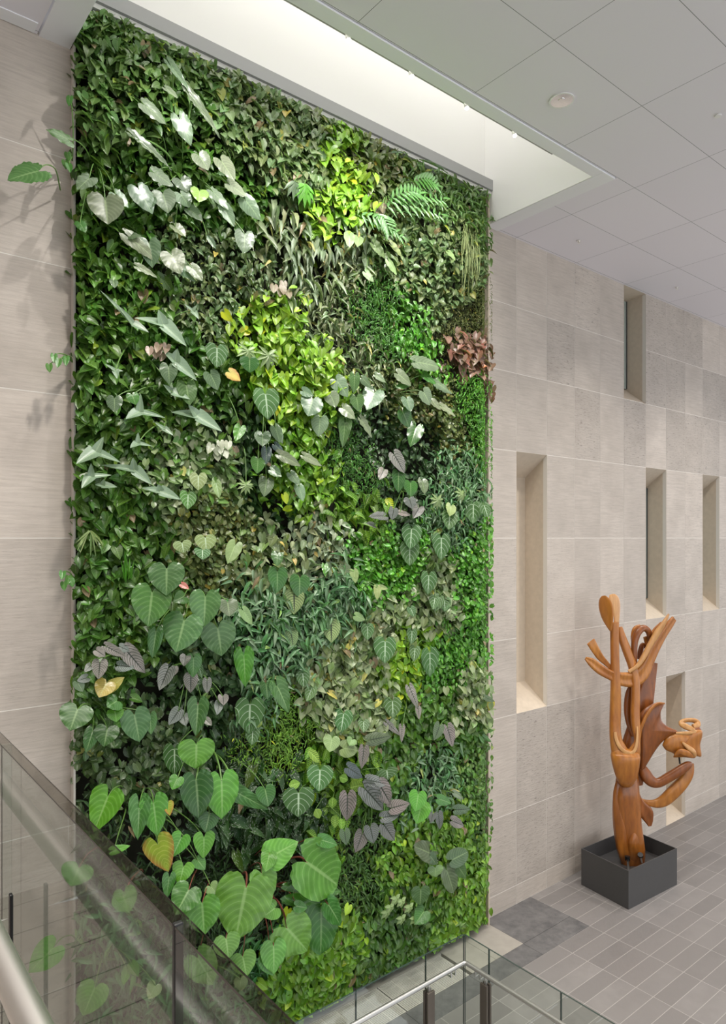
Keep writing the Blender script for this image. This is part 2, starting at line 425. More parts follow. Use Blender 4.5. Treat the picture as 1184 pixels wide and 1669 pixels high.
# downlight
def downlight(loc, label, power):
    d = empty('recessed_downlight', loc); tag(d, label, 'ceiling light', 'recessed ceiling downlights')
    mb = MB(); R0, R1 = .115, .10
    for k in range(32):
        a, b2 = 2*PI*k/32, 2*PI*(k+1)/32
        for (ra, za, rb, zb2) in ((R0, -.008, R1, -.008), (R0, 0.0, R0, -.008)):
            mb.quad((loc[0]+ra*math.cos(a), loc[1]+ra*math.sin(a), loc[2]+za), (loc[0]+ra*math.cos(b2), loc[1]+ra*math.sin(b2), loc[2]+za),
                    (loc[0]+rb*math.cos(b2), loc[1]+rb*math.sin(b2), loc[2]+zb2), (loc[0]+rb*math.cos(a), loc[1]+rb*math.sin(a), loc[2]+zb2))
    mb.build('rim', M['white'], d)
    mb = MB()
    for k in range(32):
        a, b2 = 2*PI*k/32, 2*PI*(k+1)/32
        mb.quad((loc[0]+R1*math.cos(a), loc[1]+R1*math.sin(a), loc[2]-.008), (loc[0]+R1*math.cos(b2), loc[1]+R1*math.sin(b2), loc[2]-.008),
                (loc[0]+.03*math.cos(b2), loc[1]+.03*math.sin(b2), loc[2]-.002), (loc[0]+.03*math.cos(a), loc[1]+.03*math.sin(a), loc[2]-.002))
    mb.build('reflector', M['reflector'], d)
    mb = MB(); mb.tube([(loc[0], loc[1], loc[2]-.001), (loc[0], loc[1], loc[2]-.006)], .03, 16); mb.build('lamp_lens', M['reflector'], d)
    l = bpy.data.lights.new('down_spot', 'SPOT'); l.energy = power; l.spot_size = math.radians(120); l.spot_blend = 1; l.color = (1, .95, .88); l.shadow_soft_size = .08
    lo = bpy.data.objects.new('downlight_lamp', l); COL.objects.link(lo); lo.location = (loc[0], loc[1], loc[2]-.05)
p = at_z(916, 163, ZC-.001)
downlight((p.x, p.y, p.z), 'round recessed downlight with bright reflector in the grey ceiling', 560)
# sprinklers / detectors
for (px, py, lab) in ((1171, 188, 'small round ceiling cap near the right edge, level with the downlight'), (944, 392, 'small sprinkler cap in the ceiling just right of the light shaft corner'),
                      (1104, 468, 'small sprinkler cap in the ceiling close above the tiled wall, furthest right')):
    p = at_z(px, py, ZC-.001); mb = MB()
    big = px == 1171
    mb.tube([(p.x, p.y, p.z), (p.x, p.y, p.z-.012)], .03 if big else .028, 16)
    if not big: mb.tube([(p.x, p.y, p.z-.012), (p.x, p.y, p.z-.03)], .009, 8); mb.tube([(p.x, p.y, p.z-.03), (p.x, p.y, p.z-.034)], .018, 12)
    o = mb.build('sprinkler_cap', M['white'] if big else M['chrome'], origin=(p.x, p.y, p.z), smooth=True); tag(o, lab, 'sprinkler', 'ceiling sprinkler caps')

# ------------------------------------------------------------------ lower floor
mb = MB()
SX0, SX1, SY0, SY1 = 1.2, 4.98, -1.5, 4.58     # stair opening inside the lower glass guard
for (x0, y0, x1, y1) in ((-6.5, -12, SX0, 5.07), (SX1, -12, 26, 5.07), (SX0, -12, SX1, SY0), (SX0, SY1, SX1, 5.07), (7.85, 5.07, 26, WY)):
    mb.box(x0, y0, ZF-.15, x1, y1, ZF)
tag(mb.build('floor', M['floor']), kind='structure')
mb = MB()
for k in range(14): mb.box(SX0, SY1-.3*(k+1), ZF-.17*(k+1)-.15, SX1, SY1-.3*k, ZF-.17*(k+1))
tag(mb.build('floor_stair_flight', M['concrete']), kind='structure')
mb = MB(); g = .002
mb.box(6.875, 5.36+g, ZF-.1, 7.85-g, 6.01, ZF+.001)
for k in range(9): mb.box(7.85-.98*(k+1)+g, 5.07+g, ZF-.1, 7.85-.98*k-g, 5.36-g, ZF+.001)
tag(mb.build('floor_slate_inlay', M['slate']), kind='structure')
mb = MB(); mb.box(5.95, 5.36+g, ZF-.1, 6.36, 5.99, ZF+.0); mb.box(6.364, 5.36+g, ZF-.1, 6.873, 5.99, ZF); mb.box(-6.5, 5.86, ZF-.1, 5.947, 6.16, ZF+.0); mb.box(5.95, 5.992, ZF-.1, 6.86, 6.16, ZF)
tag(mb.build('floor_concrete_margin', M['concrete']), kind='structure')
mb = MB(); mb.box(-6.5, 5.36, ZF-.12, 5.947, 5.86, ZF-.06); tag(mb.build('floor_drain_bed', M['grate_dark']), kind='structure')
X = -.9; k = 0
gr = empty('drain_grating', (3.0, 5.61, ZF)); tag(gr, 'long ribbed metal drain grating set in the floor along the foot of the green wall', 'grating')
while X < 5.9:
    x1 = min(X+.97, 5.945); mb = MB()
    for q in range(25):
        y = 5.368+q*.0198; mb.box(X+.004, y, ZF-.03, x1-.004, y+.0125, ZF)
    for q in range(6): xx = X+.004+(x1-X-.03)*q/5; mb.box(xx, 5.364, ZF-.035, xx+.014, 5.856, ZF-.001)
    mb.build('grating_panel', M['grate'], gr); X = x1+.003
# cable/door threshold of the stone wall base is part of the tile rows

# ------------------------------------------------------------------ upper landing
mb = MB(); mb.box(-6.3, -6, -1.9, .33, 3.4, -1.6); tag(mb.build('floor_upper_landing', M['upfloor']), kind='structure')

# ------------------------------------------------------------------ glass guards
def glass_panel(root, a, b_, z0, z1, th, nrm, mat, clear_top=False):
    """panel between plan points a and b_; th offset along nrm"""
    ax, ay = a; bx, by = b_; nx, ny = nrm[0]*th, nrm[1]*th
    V = [(ax, ay, z0), (bx, by, z0), (bx, by, z1), (ax, ay, z1), (ax+nx, ay+ny, z0), (bx+nx, by+ny, z0), (bx+nx, by+ny, z1), (ax+nx, ay+ny, z1)]
    mb = MB(); mb.v = V; mb.f = [(0,1,2,3), (5,4,7,6)]; mb.m = [0, 0]
    pn = mb.build('glass_panel', mat, root)
    lx, ly = (bx-ax), (by-ay); L = math.hypot(lx, ly); lx, ly = lx/L*.003, ly/L*.003
    e = MB(); e.v = V + []; e.f = [(4,5,1,0)]; e.m = [0]
    for (i, j, k2, l2) in ((0,3,7,4), (2,1,5,6), (3,2,6,7)):
        if clear_top and (i, j) != (3, 2): e.quad(V[i], V[j], V[k2], V[l2], 2)
        elif clear_top: e.quad(V[i], V[j], V[k2], V[l2], 1)
        else: e.quad(V[i], V[j], V[k2], V[l2])
    # visible polished rim: a thin dark line on the arrises
    ins = .0035
    for off in (0, 4):
        P = [Vector(V[off+i]) for i in range(4)]
        d = Vector((lx, ly, 0)).normalized()*ins*.6; s = Vector((nrm[0], nrm[1], 0))*(.0004 if off else -.0004)
        q = [P[3]+s, P[2]+s, P[2]+s-Vector((0, 0, ins)), P[3]+s-Vector((0, 0, ins))]; e.quad(*q)
        q = [P[0]+s, P[3]+s, P[3]+s+d, P[0]+s+d]; e.quad(*q); q = [P[1]+s, P[2]+s, P[2]+s-d, P[1]+s-d]; e.quad(*q)
    e.build('polished_edge', [M['near_edge'] if clear_top else M['glass_edge'], M['glass_top'], M['glass_far']], pn, origin=tuple(root.location))
    return pn
# near guard beside the camera
GX, GZ = .374, -.503
t = empty('near_glass_guard', (GX, 2, -1.6)); tag(t, 'glass balustrade of the upper landing at the lower left with a thick steel handrail', 'railing')
js = [-1.2, .853, 1.86, 2.87, 3.88]
for i in range(len(js)-1):
    gg = .002
    glass_panel(t, (GX, js[i]+gg), (GX, js[i+1]-gg), -1.75, GZ, .022, (1, 0), M['glass'], True)
mb = MB(); mb.box(GX-.001, js[1]-.0045, -1.75, GX+.012, js[1]+.0045, GZ+.002); mb.build('joint_bar', M['black'], t, bevel=.002)
for j in js[2:-1]:
    mb = MB(); mb.box(GX, j-.002, -1.75, GX+.0015, j+.002, GZ-.001); mb.build('joint_gasket', M['black'], t)
mb = MB(); mb.tube([(.2745, y, -.75) for y in (-1.2, 0, 1.5, 3, 4.0)], .0252, 40); mb.build('handrail', M['chrome'], t, smooth=True)
for y in (1.60, 2.8):
    mb = MB(); mb.box(.336, y-.007, -1.6, .343, y+.007, -.75); po = mb.build('post', M['black'], t, bevel=.002)
    mb = MB(); mb.tube([(.2745, y, -.77), (.2745, y, -.80), (.335, y, -.80)], .007, 8); mb.build('bracket', M['chrome'], t, smooth=True)
mb = MB(); mb.box(GX-.03, -1.2, -1.9, GX+.05, 3.9, -1.62); mb.build('base_channel', M['postm'], t)

# far guard round the stair opening
cx_, cy_ = 5.03, 4.64
gz = -3.88; hz = -4.066
t = empty('stair_glass_guard', (cx_, cy_, ZF)); tag(t, 'low glass balustrade with slim steel handrail around the stair opening', 'railing')
xj = [1.2, 2.0, 2.85, 3.68, 4.51, cx_]; yj = [cy_, 4.33, 3.53, 2.73, 1.93, 1.1]
for i in range(len(xj)-1): glass_panel(t, (xj[i]+.003, cy_), (xj[i+1]-.003, cy_), ZF-.1, gz, .012, (0, 1), M['glass_far'])
for i in range(len(yj)-1): glass_panel(t, (cx_, yj[i]-.003), (cx_, yj[i+1]+.003), ZF-.1, gz, .012, (1, 0), M['glass_far'])
hx, hy = 4.93, 4.54
mb = MB(); mb.tube([(1.2, hy, hz), (4.45, hy, hz), (hx-.03, hy, hz), (hx-.008, hy-.008, hz), (hx, hy-.03, hz), (hx, 3.5, hz), (hx, 1.1, hz)], .021, 16); mb.build('handrail', M['steel_far'], t, smooth=True)
for (px_, py_, ax) in ((4.45, hy, 0), (3.6, hy, 0), (2.75, hy, 0), (hx, 4.28, 1), (hx, 3.52, 1), (hx, 2.7, 1)):
    mb = MB(); o1 = (.042, .012) if ax == 0 else (.012, .042)
    for s in (-1, 1):
        ox, oy = (0, s*.022) if ax == 0 else (s*.022, 0)
        mb.box(px_-o1[0]+ox, py_-o1[1]+oy, ZF-.1, px_+o1[0]+ox, py_+o1[1]+oy, hz-.075)
    po = mb.build('post', M['postm'], t, bevel=.002)
    mb = MB(); mb.box(px_-.012, py_-.012, hz-.11, px_+.012, py_+.012, hz-.045); mb.tube([(px_, py_, hz-.05), (px_, py_, hz-.01)], .008, 8)
    mb.build('saddle', M['steel_far'], po, origin=tuple(t.location))
for (px_, py_, dx, dy) in ((hx-.16, hy, 0, 1), (hx, hy-.16, 1, 0)):
    mb = MB()
    for s in (-.028, .028):
        a = (px_+dy*s, py_+dx*s)
        mb.tube([(a[0], a[1], hz), (a[0], a[1], hz-.07), (a[0]+dx*.1, a[1]+dy*.1, hz-.07)], .007, 8)
    mb.build('bracket', M['steel_far'], t, smooth=True)

# ------------------------------------------------------------------ sculpture and plinth
A = at_z(948, 1441.8, ZF); B = at_z(1024.9, 1482.8, ZF); C_ = at_z(1104, 1441.8, ZF); D_ = A + (C_-B)
H = .52; th = .012
pl = empty('steel_plinth', ((A.x+C_.x)/2, (A.y+C_.y)/2, ZF)); tag(pl, 'open topped charcoal metal box on the grey floor holding the foot of the wooden sculpture', 'plinth')
ctr = (A+B+C_+D_)/4
def inset(p, d):
    e1 = (C_-B).normalized(); e2 = (A-B).normalized(); v = p-ctr
    return p - e1*math.copysign(d, v.dot(e1)) - e2*math.copysign(d, v.dot(e2))
O = [A, B, C_, D_]; I = [inset(p, th) for p in O]
mb = MB()
up = Vector((0, 0, H))
for i in range(4):
    j = (i+1) % 4
    mb.quad(O[i], O[j], O[j]+up, O[i]+up); mb.quad(I[j], I[i], I[i]+up, I[j]+up); mb.quad(O[i]+up, O[j]+up, I[j]+up, I[i]+up)
mb.build('box_shell', M['box'], pl)
mb = MB(); z = Vector((0, 0, .30)); mb.quad(*[p+z for p in I]); mb.build('inner_plate', M['box'], pl)

SF = 9.95
root = at_f(1030, 1410, SF+.05)
sc = empty('wooden_sculpture', (root.x, root.y, ZF+.30)); tag(sc, 'tall abstract polished wood sculpture of twisting branches standing in the charcoal box', 'sculpture')
Rt = Vector((CW, -SW, 0)); Up = Vector((0, 0, 1)); Fw = Vector((SW, CW, 0))
def s6(x, y): return (930+x/5.148, 950+y/5.148)
def s7(x, y): return (960+x/5.565, 1130+y/5.565)
def catmull(P, n):
    out = []
    Q = [P[0]] + list(P) + [P[-1]]
    for i in range(1, len(Q)-2):
        p0, p1, p2, p3 = (np.array(Q[i-1]), np.array(Q[i]), np.array(Q[i+1]), np.array(Q[i+2]))
        for k in range(n):
            t = k/n; out.append(.5*((2*p1)+(-p0+p2)*t+(2*p0-5*p1+4*p2-p3)*t*t+(-p0+3*p1-3*p2+p3)*t**3))
    out.append(np.array(Q[-2])); return out
def loft(name, fn, pts, mat, ratio=.5, groove=0.0, sq=2.6, seg=22, n=5):
    """pts: (x, y, width, depth offset, twist degrees[, ratio]) in crop units"""
    k = 5.148 if fn is s6 else 5.565
    P = []
    for p in pts:
        x, y, w, off = p[:4]; tw = p[4] if len(p) > 4 else 0; rt = p[5] if len(p) > 5 else ratio
        px, py = fn(x, y); v = at_f(px, py, SF+off); P.append((v.x, v.y, v.z, w/k/(F/(SF+off))/2, tw, rt))
    S = catmull(P, n); rings = []; V = []; Fc = []
    prevS = None
    for i, s in enumerate(S):
        a = Vector(S[max(i-1, 0)][:3]); b2 = Vector(S[min(i+1, len(S)-1)][:3]); T = (b2-a).normalized()
        side = T.cross(Fw); side.normalize()
        if prevS is not None and side.dot(prevS) < 0: side = -side
        prevS = side.copy(); N = side.cross(T); N.normalize()
        c, sn = math.cos(math.radians(s[4])), math.sin(math.radians(s[4]))
        s1 = side*c + N*sn; n1 = N*c - side*sn
        w = max(s[3], .004); h = w*s[5]
        end = 1.0
        ring = []
        for j in range(seg):
            an = 2*PI*j/seg; ca, sa = math.cos(an), math.sin(an)
            x = math.copysign(abs(ca)**(2/sq), ca); y = math.copysign(abs(sa)**(2/sq), sa)
            hh = h*(1 - groove*math.exp(-(x/.45)**2)) 
            ring.append(len(V)); V.append(tuple(Vector(s[:3]) + s1*x*w + n1*y*hh))
        rings.append(ring)
    for i in range(len(rings)-1):
        for j in range(seg): Fc.append((rings[i][j], rings[i][(j+1)%seg], rings[i+1][(j+1)%seg], rings[i+1][j]))
    for end, ring in ((0, rings[0]), (-1, rings[-1])):
        c0 = sum((Vector(V[q]) for q in ring), Vector())/seg; ci = len(V); V.append(tuple(c0))
        for j in range(seg):
            Fc.append((ring[(j+1)%seg], ring[j], ci) if end == 0 else (ring[j], ring[(j+1)%seg], ci))
    o = mesh_obj(name, V, Fc, mat, sc, tuple(sc.location), True)
    o.data.set_sharp_from_angle(angle=math.radians(55))
    return o
def slab(name, fn, outline, centre, thick, off, mat, puff=.6, tilt=(0, 0)):
    """star shaped carved plate: outline rings that swell towards the middle"""
    k = 5.148 if fn is s6 else 5.565
    O2 = catmull([(x, y) for x, y in outline] + [outline[0]], 3)[:-1]
    V = []; Fc = []; nO = len(O2)
    lay = [(1.0, .35), (.93, .62), (.75, .85), (.45, 1.0)]
    def P(x, y, d):
        o_ = off + d + tilt[0]*(x-centre[0]) + tilt[1]*(y-centre[1])
        px, py = fn(x, y); return tuple(at_f(px, py, SF+o_))
    for sgn in (-1, 1):
        for s, t in lay:
            for q in O2: V.append(P(centre[0]+(q[0]-centre[0])*s, centre[1]+(q[1]-centre[1])*s, sgn*thick/2*(t*puff+(1-puff))))
        V.append(P(centre[0], centre[1], sgn*thick/2))
    per = nO*len(lay)+1
    for sgi in (0, 1):
        b0 = sgi*per
        for r in range(len(lay)-1):
            for j in range(nO):
                a = b0+r*nO+j; b2 = b0+r*nO+(j+1)%nO; c = b0+(r+1)*nO+(j+1)%nO; d = b0+(r+1)*nO+j
                Fc.append((a, b2, c, d) if sgi else (d, c, b2, a))
        for j in range(nO):
            a = b0+(len(lay)-1)*nO+j; b2 = b0+(len(lay)-1)*nO+(j+1)%nO; c = b0+per-1
            Fc.append((a, b2, c) if sgi else (c, b2, a))
    for j in range(nO): Fc.append((j, (j+1)%nO, per+(j+1)%nO, per+j))
    o = mesh_obj(name, V, Fc, mat, sc, tuple(sc.location), True); o.data.set_sharp_from_angle(angle=math.radians(50)); return o
G, Bw, Pw = M['wood_gold'], M['wood_brown'], M['wood_pale']
# trunk with its facets
loft('trunk', s7, [(405, 1545, 205, 0, 0), (385, 1420, 245, 0, 8), (365, 1300, 250, 0, 14), (348, 1150, 250, 0, 8), (345, 1000, 250, 0, 0), (348, 900, 230, 0, -6), (352, 780, 200, .05, 0), (365, 650, 150, .08, 0)], M['wood_amber'], .62, sq=2.2, groove=.12)
loft('trunk_ridge', s7, [(330, 1540, 50, -.03), (315, 1440, 90, -.06), (290, 1250, 100, -.05, 20), (264, 1080, 80, -.05, 20), (257, 920, 70, -.04, 10), (272, 800, 50, -.02)], M['wood_amber'], .6)
loft('trunk_ridge', s7, [(425, 1540, 110, -.03, 0), (415, 1350, 130, -.08, -20), (440, 1200, 60, -.06, -20), (442, 1000, 40, -.05), (437, 850, 36, -.03)], M['wood_amber'], .6)
# pod and the long U loop
loft('pod', s7, [(334, 505, 150, -.11, 0, .30), (334, 528, 240, -.13, 0, .38), (334, 560, 264, -.138, 0, .44), (336, 600, 258, -.15, 0, .5), (342, 700, 222, -.15, 0, .5), (350, 780, 175, -.14, 0, .5), (358, 825, 110, -.12, 0, .5), (360, 848, 30, -.1, 0, .6)], G, sq=2.3)
loft('loop_arm', s6, [(372, 330, 74, -.1), (372, 450, 72, -.1), (374, 600, 72, -.1), (378, 760, 76, -.1), (381, 900, 86, -.1), (379, 1060, 92, -.1), (376, 1200, 92, -.11), (379, 1275, 96, -.12), (388, 1335, 106, -.125, 0, .55), (408, 1398, 132, -.13, 0, .48), (436, 1472, 140, -.13, 0, .42)], G, .62, sq=2.5)
loft('loop_arm', s6, [(420, 370, 34, .02), (436, 460, 66, .02, 10), (476, 570, 78, .02, 20), (520, 690, 78, 0, 20), (545, 820, 72, -.02, 10), (548, 950, 72, -.04), (545, 1080, 76, -.06), (550, 1200, 72, -.09), (562, 1290, 54, -.11), (561, 1340, 54, -.12), (545, 1398, 92, -.13, 0, .5), (518, 1472, 130, -.13, 0, .42)], G, .7, sq=2.5)
# carved pale rim of the U
loft('rim', s7, [(240, 350, 24, -.17), (248, 410, 32, -.18), (276, 475, 34, -.195), (318, 522, 34, -.205), (370, 546, 34, -.205), (412, 525, 32, -.195), (434, 466, 26, -.18), (442, 380, 20, -.16), (440, 300, 14, -.13)], Pw, .35, sq=2.8)
# spoon shaped tops
slab('spoon_blade', s6, [(262, 112), (300, 108), (340, 150), (360, 220), (362, 300), (350, 380), (338, 410), (300, 360), (262, 290), (240, 210), (242, 145)], (305, 230), .07, -.13, G, .7, tilt=(-.0012, 0))
slab('spoon_blade', s6, [(330, 100), (370, 93), (405, 120), (420, 180), (416, 280), (400, 400), (385, 440), (372, 380), (358, 240), (325, 150)], (378, 200), .09, -.02, Pw, .7, tilt=(.001, 0))
# leaf shaped brace and back plank
loft('brace', s6, [(520, 840, 26, .08), (498, 930, 70, .08), (490, 1060, 80, .08), (505, 1180, 70, .08), (545, 1280, 60, .06)], Bw, .5)
loft('back_plank', s6, [(706, 668, 56, .22), (690, 730, 76, .22), (655, 850, 120, .2), (625, 980, 150, .18), (600, 1120, 170, .16), (560, 1260, 190, .14), (530, 1400, 200, .12), (540, 1560, 170, .1), (560, 1700, 100, .1)], Bw, .3, sq=3)
# crescent of horns
loft('horn', s6, [(128, 632, 26, -.30), (180, 668, 74, -.26, 10), (250, 725, 86, -.2, 10), (340, 775, 84, -.12), (440, 808, 118, -.06), (540, 805, 132, 0), (610, 750, 124, .02, -8), (655, 670, 100, .04, -14), (705, 560, 96, .06, -18), (775, 440, 84, .10, -24), (835, 350, 78, .14, -24), (872, 300, 60, .16, -24)], G, .42, groove=.55)
loft('horn', s6, [(172, 492, 84, -.2, 15, .25), (205, 550, 74, -.18, 10), (250, 620, 60, -.14), (300, 672, 44, -.1), (345, 720, 30, -.08)], G, .28, groove=.3)
loft('horn', s6, [(828, 262, 18, .05, 30), (790, 330, 44, .04, 30), (730, 420, 60, .03, 20), (670, 520, 50, .0, 10), (610, 630, 44, -.03), (560, 700, 36, -.05), (490, 745, 30, -.06)], Pw, .6)
loft('horn', s6, [(764, 330, 16, .16, 0), (735, 390, 66, .16, 0), (690, 460, 76, .15, 0), (650, 500, 50, .14), (632, 450, 40, .13)], G, .35, groove=.3)
loft('arch', s6, [(546, 690, 30, .02), (538, 600, 46, .02), (540, 500, 54, .03, 10), (565, 420, 60, .04, 20), (610, 380, 56, .06, 10), (650, 400, 50, .08), (668, 450, 44, .1), (664, 500, 30, .12)], Bw, .9)
loft('arch', s6, [(530, 560, 20, .10), (530, 460, 44, .10), (548, 390, 50, .10), (590, 362, 30, .10)], G, .6)
loft('arch', s6, [(572, 640, 30, .16), (590, 570, 44, .18), (610, 520, 40, .2), (650, 550, 36, .2)], Bw, .5)
# wing, beaked head and its scroll
slab('wing', s7, [(452, 205), (510, 135), (600, 88), (660, 80), (686, 98), (660, 150), (655, 210), (672, 262), (725, 305), (812, 348), (730, 390), (660, 450), (600, 530), (545, 620), (490, 700), (468, 640), (466, 420)], (565, 340), .20, .06, Bw, .8)
loft('wing_rim', s7, [(690, 92, 14, -.03), (620, 96, 26, -.05, 20), (560, 150, 34, -.07, 20), (510, 230, 34, -.08, 10), (475, 320, 26, -.08), (466, 400, 14, -.07)], G, .6)
slab('head', s7, [(668, 470), (700, 405), (780, 362), (880, 366), (962, 362), (975, 330), (1030, 340), (1030, 400), (1012, 470), (1024, 572), (975, 570), (958, 590), (860, 580), (770, 582), (772, 548), (700, 515)], (860, 470), .26, .10, G, .6)
loft('head_fold', s7, [(850, 445, 16, -.06), (900, 490, 44, -.06, 20), (950, 530, 46, -.05, 20), (965, 575, 24, -.03)], Pw, .6)
loft('head_fold', s7, [(785, 560, 20, -.05), (830, 530, 50, -.07), (890, 545, 60, -.07), (945, 575, 30, -.04)], G, .5)
loft('scroll', s7, [(790, 362, 14, .0, 90), (880, 362, 20, .0, 90), (962, 356, 20, .0, 90), (930, 325, 30, .02, 80), (870, 296, 34, .05, 80), (836, 270, 28, .08, 80), (870, 248, 24, .14, 80), (940, 244, 26, .16, 80), (985, 262, 30, .14, 80), (985, 290, 34, .1, 80), (945, 302, 26, .06, 80)], Pw, 1.6)
slab('scroll_back', s7, [(930, 320), (1000, 305), (1022, 330), (1010, 352), (960, 348)], (980, 330), .2, .14, Bw, .5)
# folded knee below the head
loft('knee', s7, [(478, 640, 50, .06), (510, 720, 100, .04), (560, 790, 104, .02), (630, 812, 84, .0), (720, 765, 84, -.02, 10), (820, 705, 84, -.04, 10), (895, 655, 72, -.04), (930, 640, 40, -.02)], Bw, .7)
loft('knee', s7, [(930, 632, 50, .02), (905, 720, 92, .02, -10), (850, 810, 108, .02, -10), (760, 905, 118, .02), (680, 975, 104, .03), (600, 1000, 74, .04), (520, 985, 40, .05), (470, 960, 24, .05)], G, .6, groove=.1)
loft('tail', s7, [(436, 800, 24, -.02), (440, 900, 40, -.02, 10), (468, 1000, 80, 0, 10), (520, 1080, 128, .02, 0), (545, 1150, 84, .03), (556, 1205, 30, .03)], Bw, .35, groove=.5)
mb = MB(); a = at_f(*s7(820, 570), SF+.08); b2 = at_f(*s7(828, 640), SF+.02); mb.tube([a, b2], .012, 10); mb.build('steel_pin', M['black'], sc, origin=tuple(sc.location))
for (x, y, x2, y2) in ((352, 1490, 362, 1600), (470, 1470, 485, 1555)):
    mb = MB(); a = at_f(*s7(x, y), SF-.17); b2 = at_z(*s7(x2, y2), ZF+.30); mb.tube([a, b2], .014, 12)
    mb.build('mount_rod', M['chrome'], sc, origin=tuple(sc.location), smooth=True)
    mb = MB(); d = (a-b2).normalized(); mb.tube([a-d*.012, a+d*.02], .036, 14); c0 = a-d*.03
    for q in range(6): e = Rt*math.cos(q*PI/3)*.028+Fw*math.sin(q*PI/3)*.028; mb.tube([c0+e-d*.01, c0+e+d*.02], .008, 6)
    mb.build('mount_plate', M['black'], sc, origin=tuple(sc.location))
mb = MB(); a = at_f(*s7(400, 1500), SF+.03); mb.tube([(a.x, a.y, ZF+.302), (a.x, a.y, a.z+.05)], .10, 20); mb.build('mount_socket', M['black'], sc, origin=tuple(sc.location))
# ------------------------------------------------------------------ foliage
PROF = {
 'heart': ([0,.06,.15,.28,.42,.58,.74,.88,1], [.62,.84,.96,1,.94,.79,.54,.26,0], .27),
 'round': ([0,.06,.15,.3,.5,.68,.84,.94,1], [.55,.78,.94,1,.97,.84,.58,.33,0], .28),
 'long':  ([0,.06,.15,.3,.45,.6,.76,.9,1], [.60,.86,1,.95,.82,.64,.42,.19,0], .34),
 'oval':  ([0,.08,.2,.35,.5,.65,.8,.92,1], [.10,.42,.78,.97,1,.88,.60,.30,0], .0),
 'lance': ([0,.08,.2,.35,.5,.65,.8,.92,1], [.12,.45,.82,1,.92,.72,.45,.20,0], .0),
}
def leaf_grid(shape, ncol, nrow, ribs=0, amp=0, fold=.18, droop=.12, curl=.0, wave=0, ph=0):
    """local leaf: x across (-.5..5), y along (0 at petiole, 1 tip), z up. Returns verts, faces, uvs."""
    vs, ws, lobe = PROF[shape]
    V = []; U = []
    for r in range(nrow+1):
        v = (r/nrow)**1.15 if nrow > 5 else r/nrow
        w = np.interp(v, vs, ws)
        for c in range(ncol+1):
            u = 2*c/ncol-1
            a = abs(u)
            back = lobe*((1-v)**2.2)*(math.sin(min(a*1.25, 1)*PI*.62) if a > 0 else 0)
            x = .5*w*u; y = v-back
            if r == 0 and lobe: x *= .80 + .25*a
            z = fold*a*w*.5 - droop*v*v - curl*a*a*w
            if ribs:
                z += amp*math.cos(2*PI*(v*ribs-a*ribs*.38))*(.25+a)*(1-v*.7)*min(1, a*3)
            if wave: z += wave*math.sin(ph+v*19+(0 if u > 0 else 2.1))*a**3
            V.append((x, y, z)); U.append((u, v))
    Fc = []
    for r in range(nrow):
        for c in range(ncol):
            i = r*(ncol+1)+c; Fc.append((i, i+1, i+ncol+2, i+ncol+1))
    return V, Fc, U
def finish(name, V, Fc, U, C, mat, parent=None, origin=None, smooth=True):
    """V Nx3 array, faces MxK array (same K), U Nx2, C Nx3 or tuple"""
    V = np.asarray(V, dtype=np.float32); Fc = np.asarray(Fc, dtype=np.int32); U = np.asarray(U, dtype=np.float32)
    if origin is not None: V = V - np.array(origin, dtype=np.float32)
    me = bpy.data.meshes.new(name); k = Fc.shape[1]
    me.vertices.add(len(V)); me.vertices.foreach_set('co', V.ravel())
    me.loops.add(Fc.size); me.loops.foreach_set('vertex_index', Fc.ravel())
    me.polygons.add(len(Fc)); me.polygons.foreach_set('loop_start', np.arange(0, Fc.size, k, dtype=np.int32))
    me.update(calc_edges=True)
    uvl = me.uv_layers.new(name='UVMap'); uvl.data.foreach_set('uv', U[Fc.ravel()].ravel())
    ca = me.color_attributes.new('Col', 'FLOAT_COLOR', 'POINT')
    C = np.asarray(C, dtype=np.float32)
    if C.ndim == 1: C = np.tile(C, (len(V), 1))
    ca.data.foreach_set('color', np.hstack([C, np.ones((len(V), 1), dtype=np.float32)]).ravel())
    if smooth: me.shade_smooth()
    me.materials.append(mat); me.validate()
    o = bpy.data.objects.new(name, me); COL.objects.link(o)
    if parent is not None: o.parent = parent
    elif origin is not None: o.location = origin
    return o

# ---- ground cover -------------------------------------------------------------
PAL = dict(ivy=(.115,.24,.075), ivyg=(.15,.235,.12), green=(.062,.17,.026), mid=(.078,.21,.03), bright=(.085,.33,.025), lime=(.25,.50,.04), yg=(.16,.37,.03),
           dark=(.022,.075,.022), olive=(.14,.19,.075), grey=(.21,.28,.17), blue=(.06,.24,.085), burg=(.22,.075,.06), moss=(.13,.16,.05), cream=(.16,.27,.10), fern=(.06,.24,.03), deep=(.04,.10,.03))
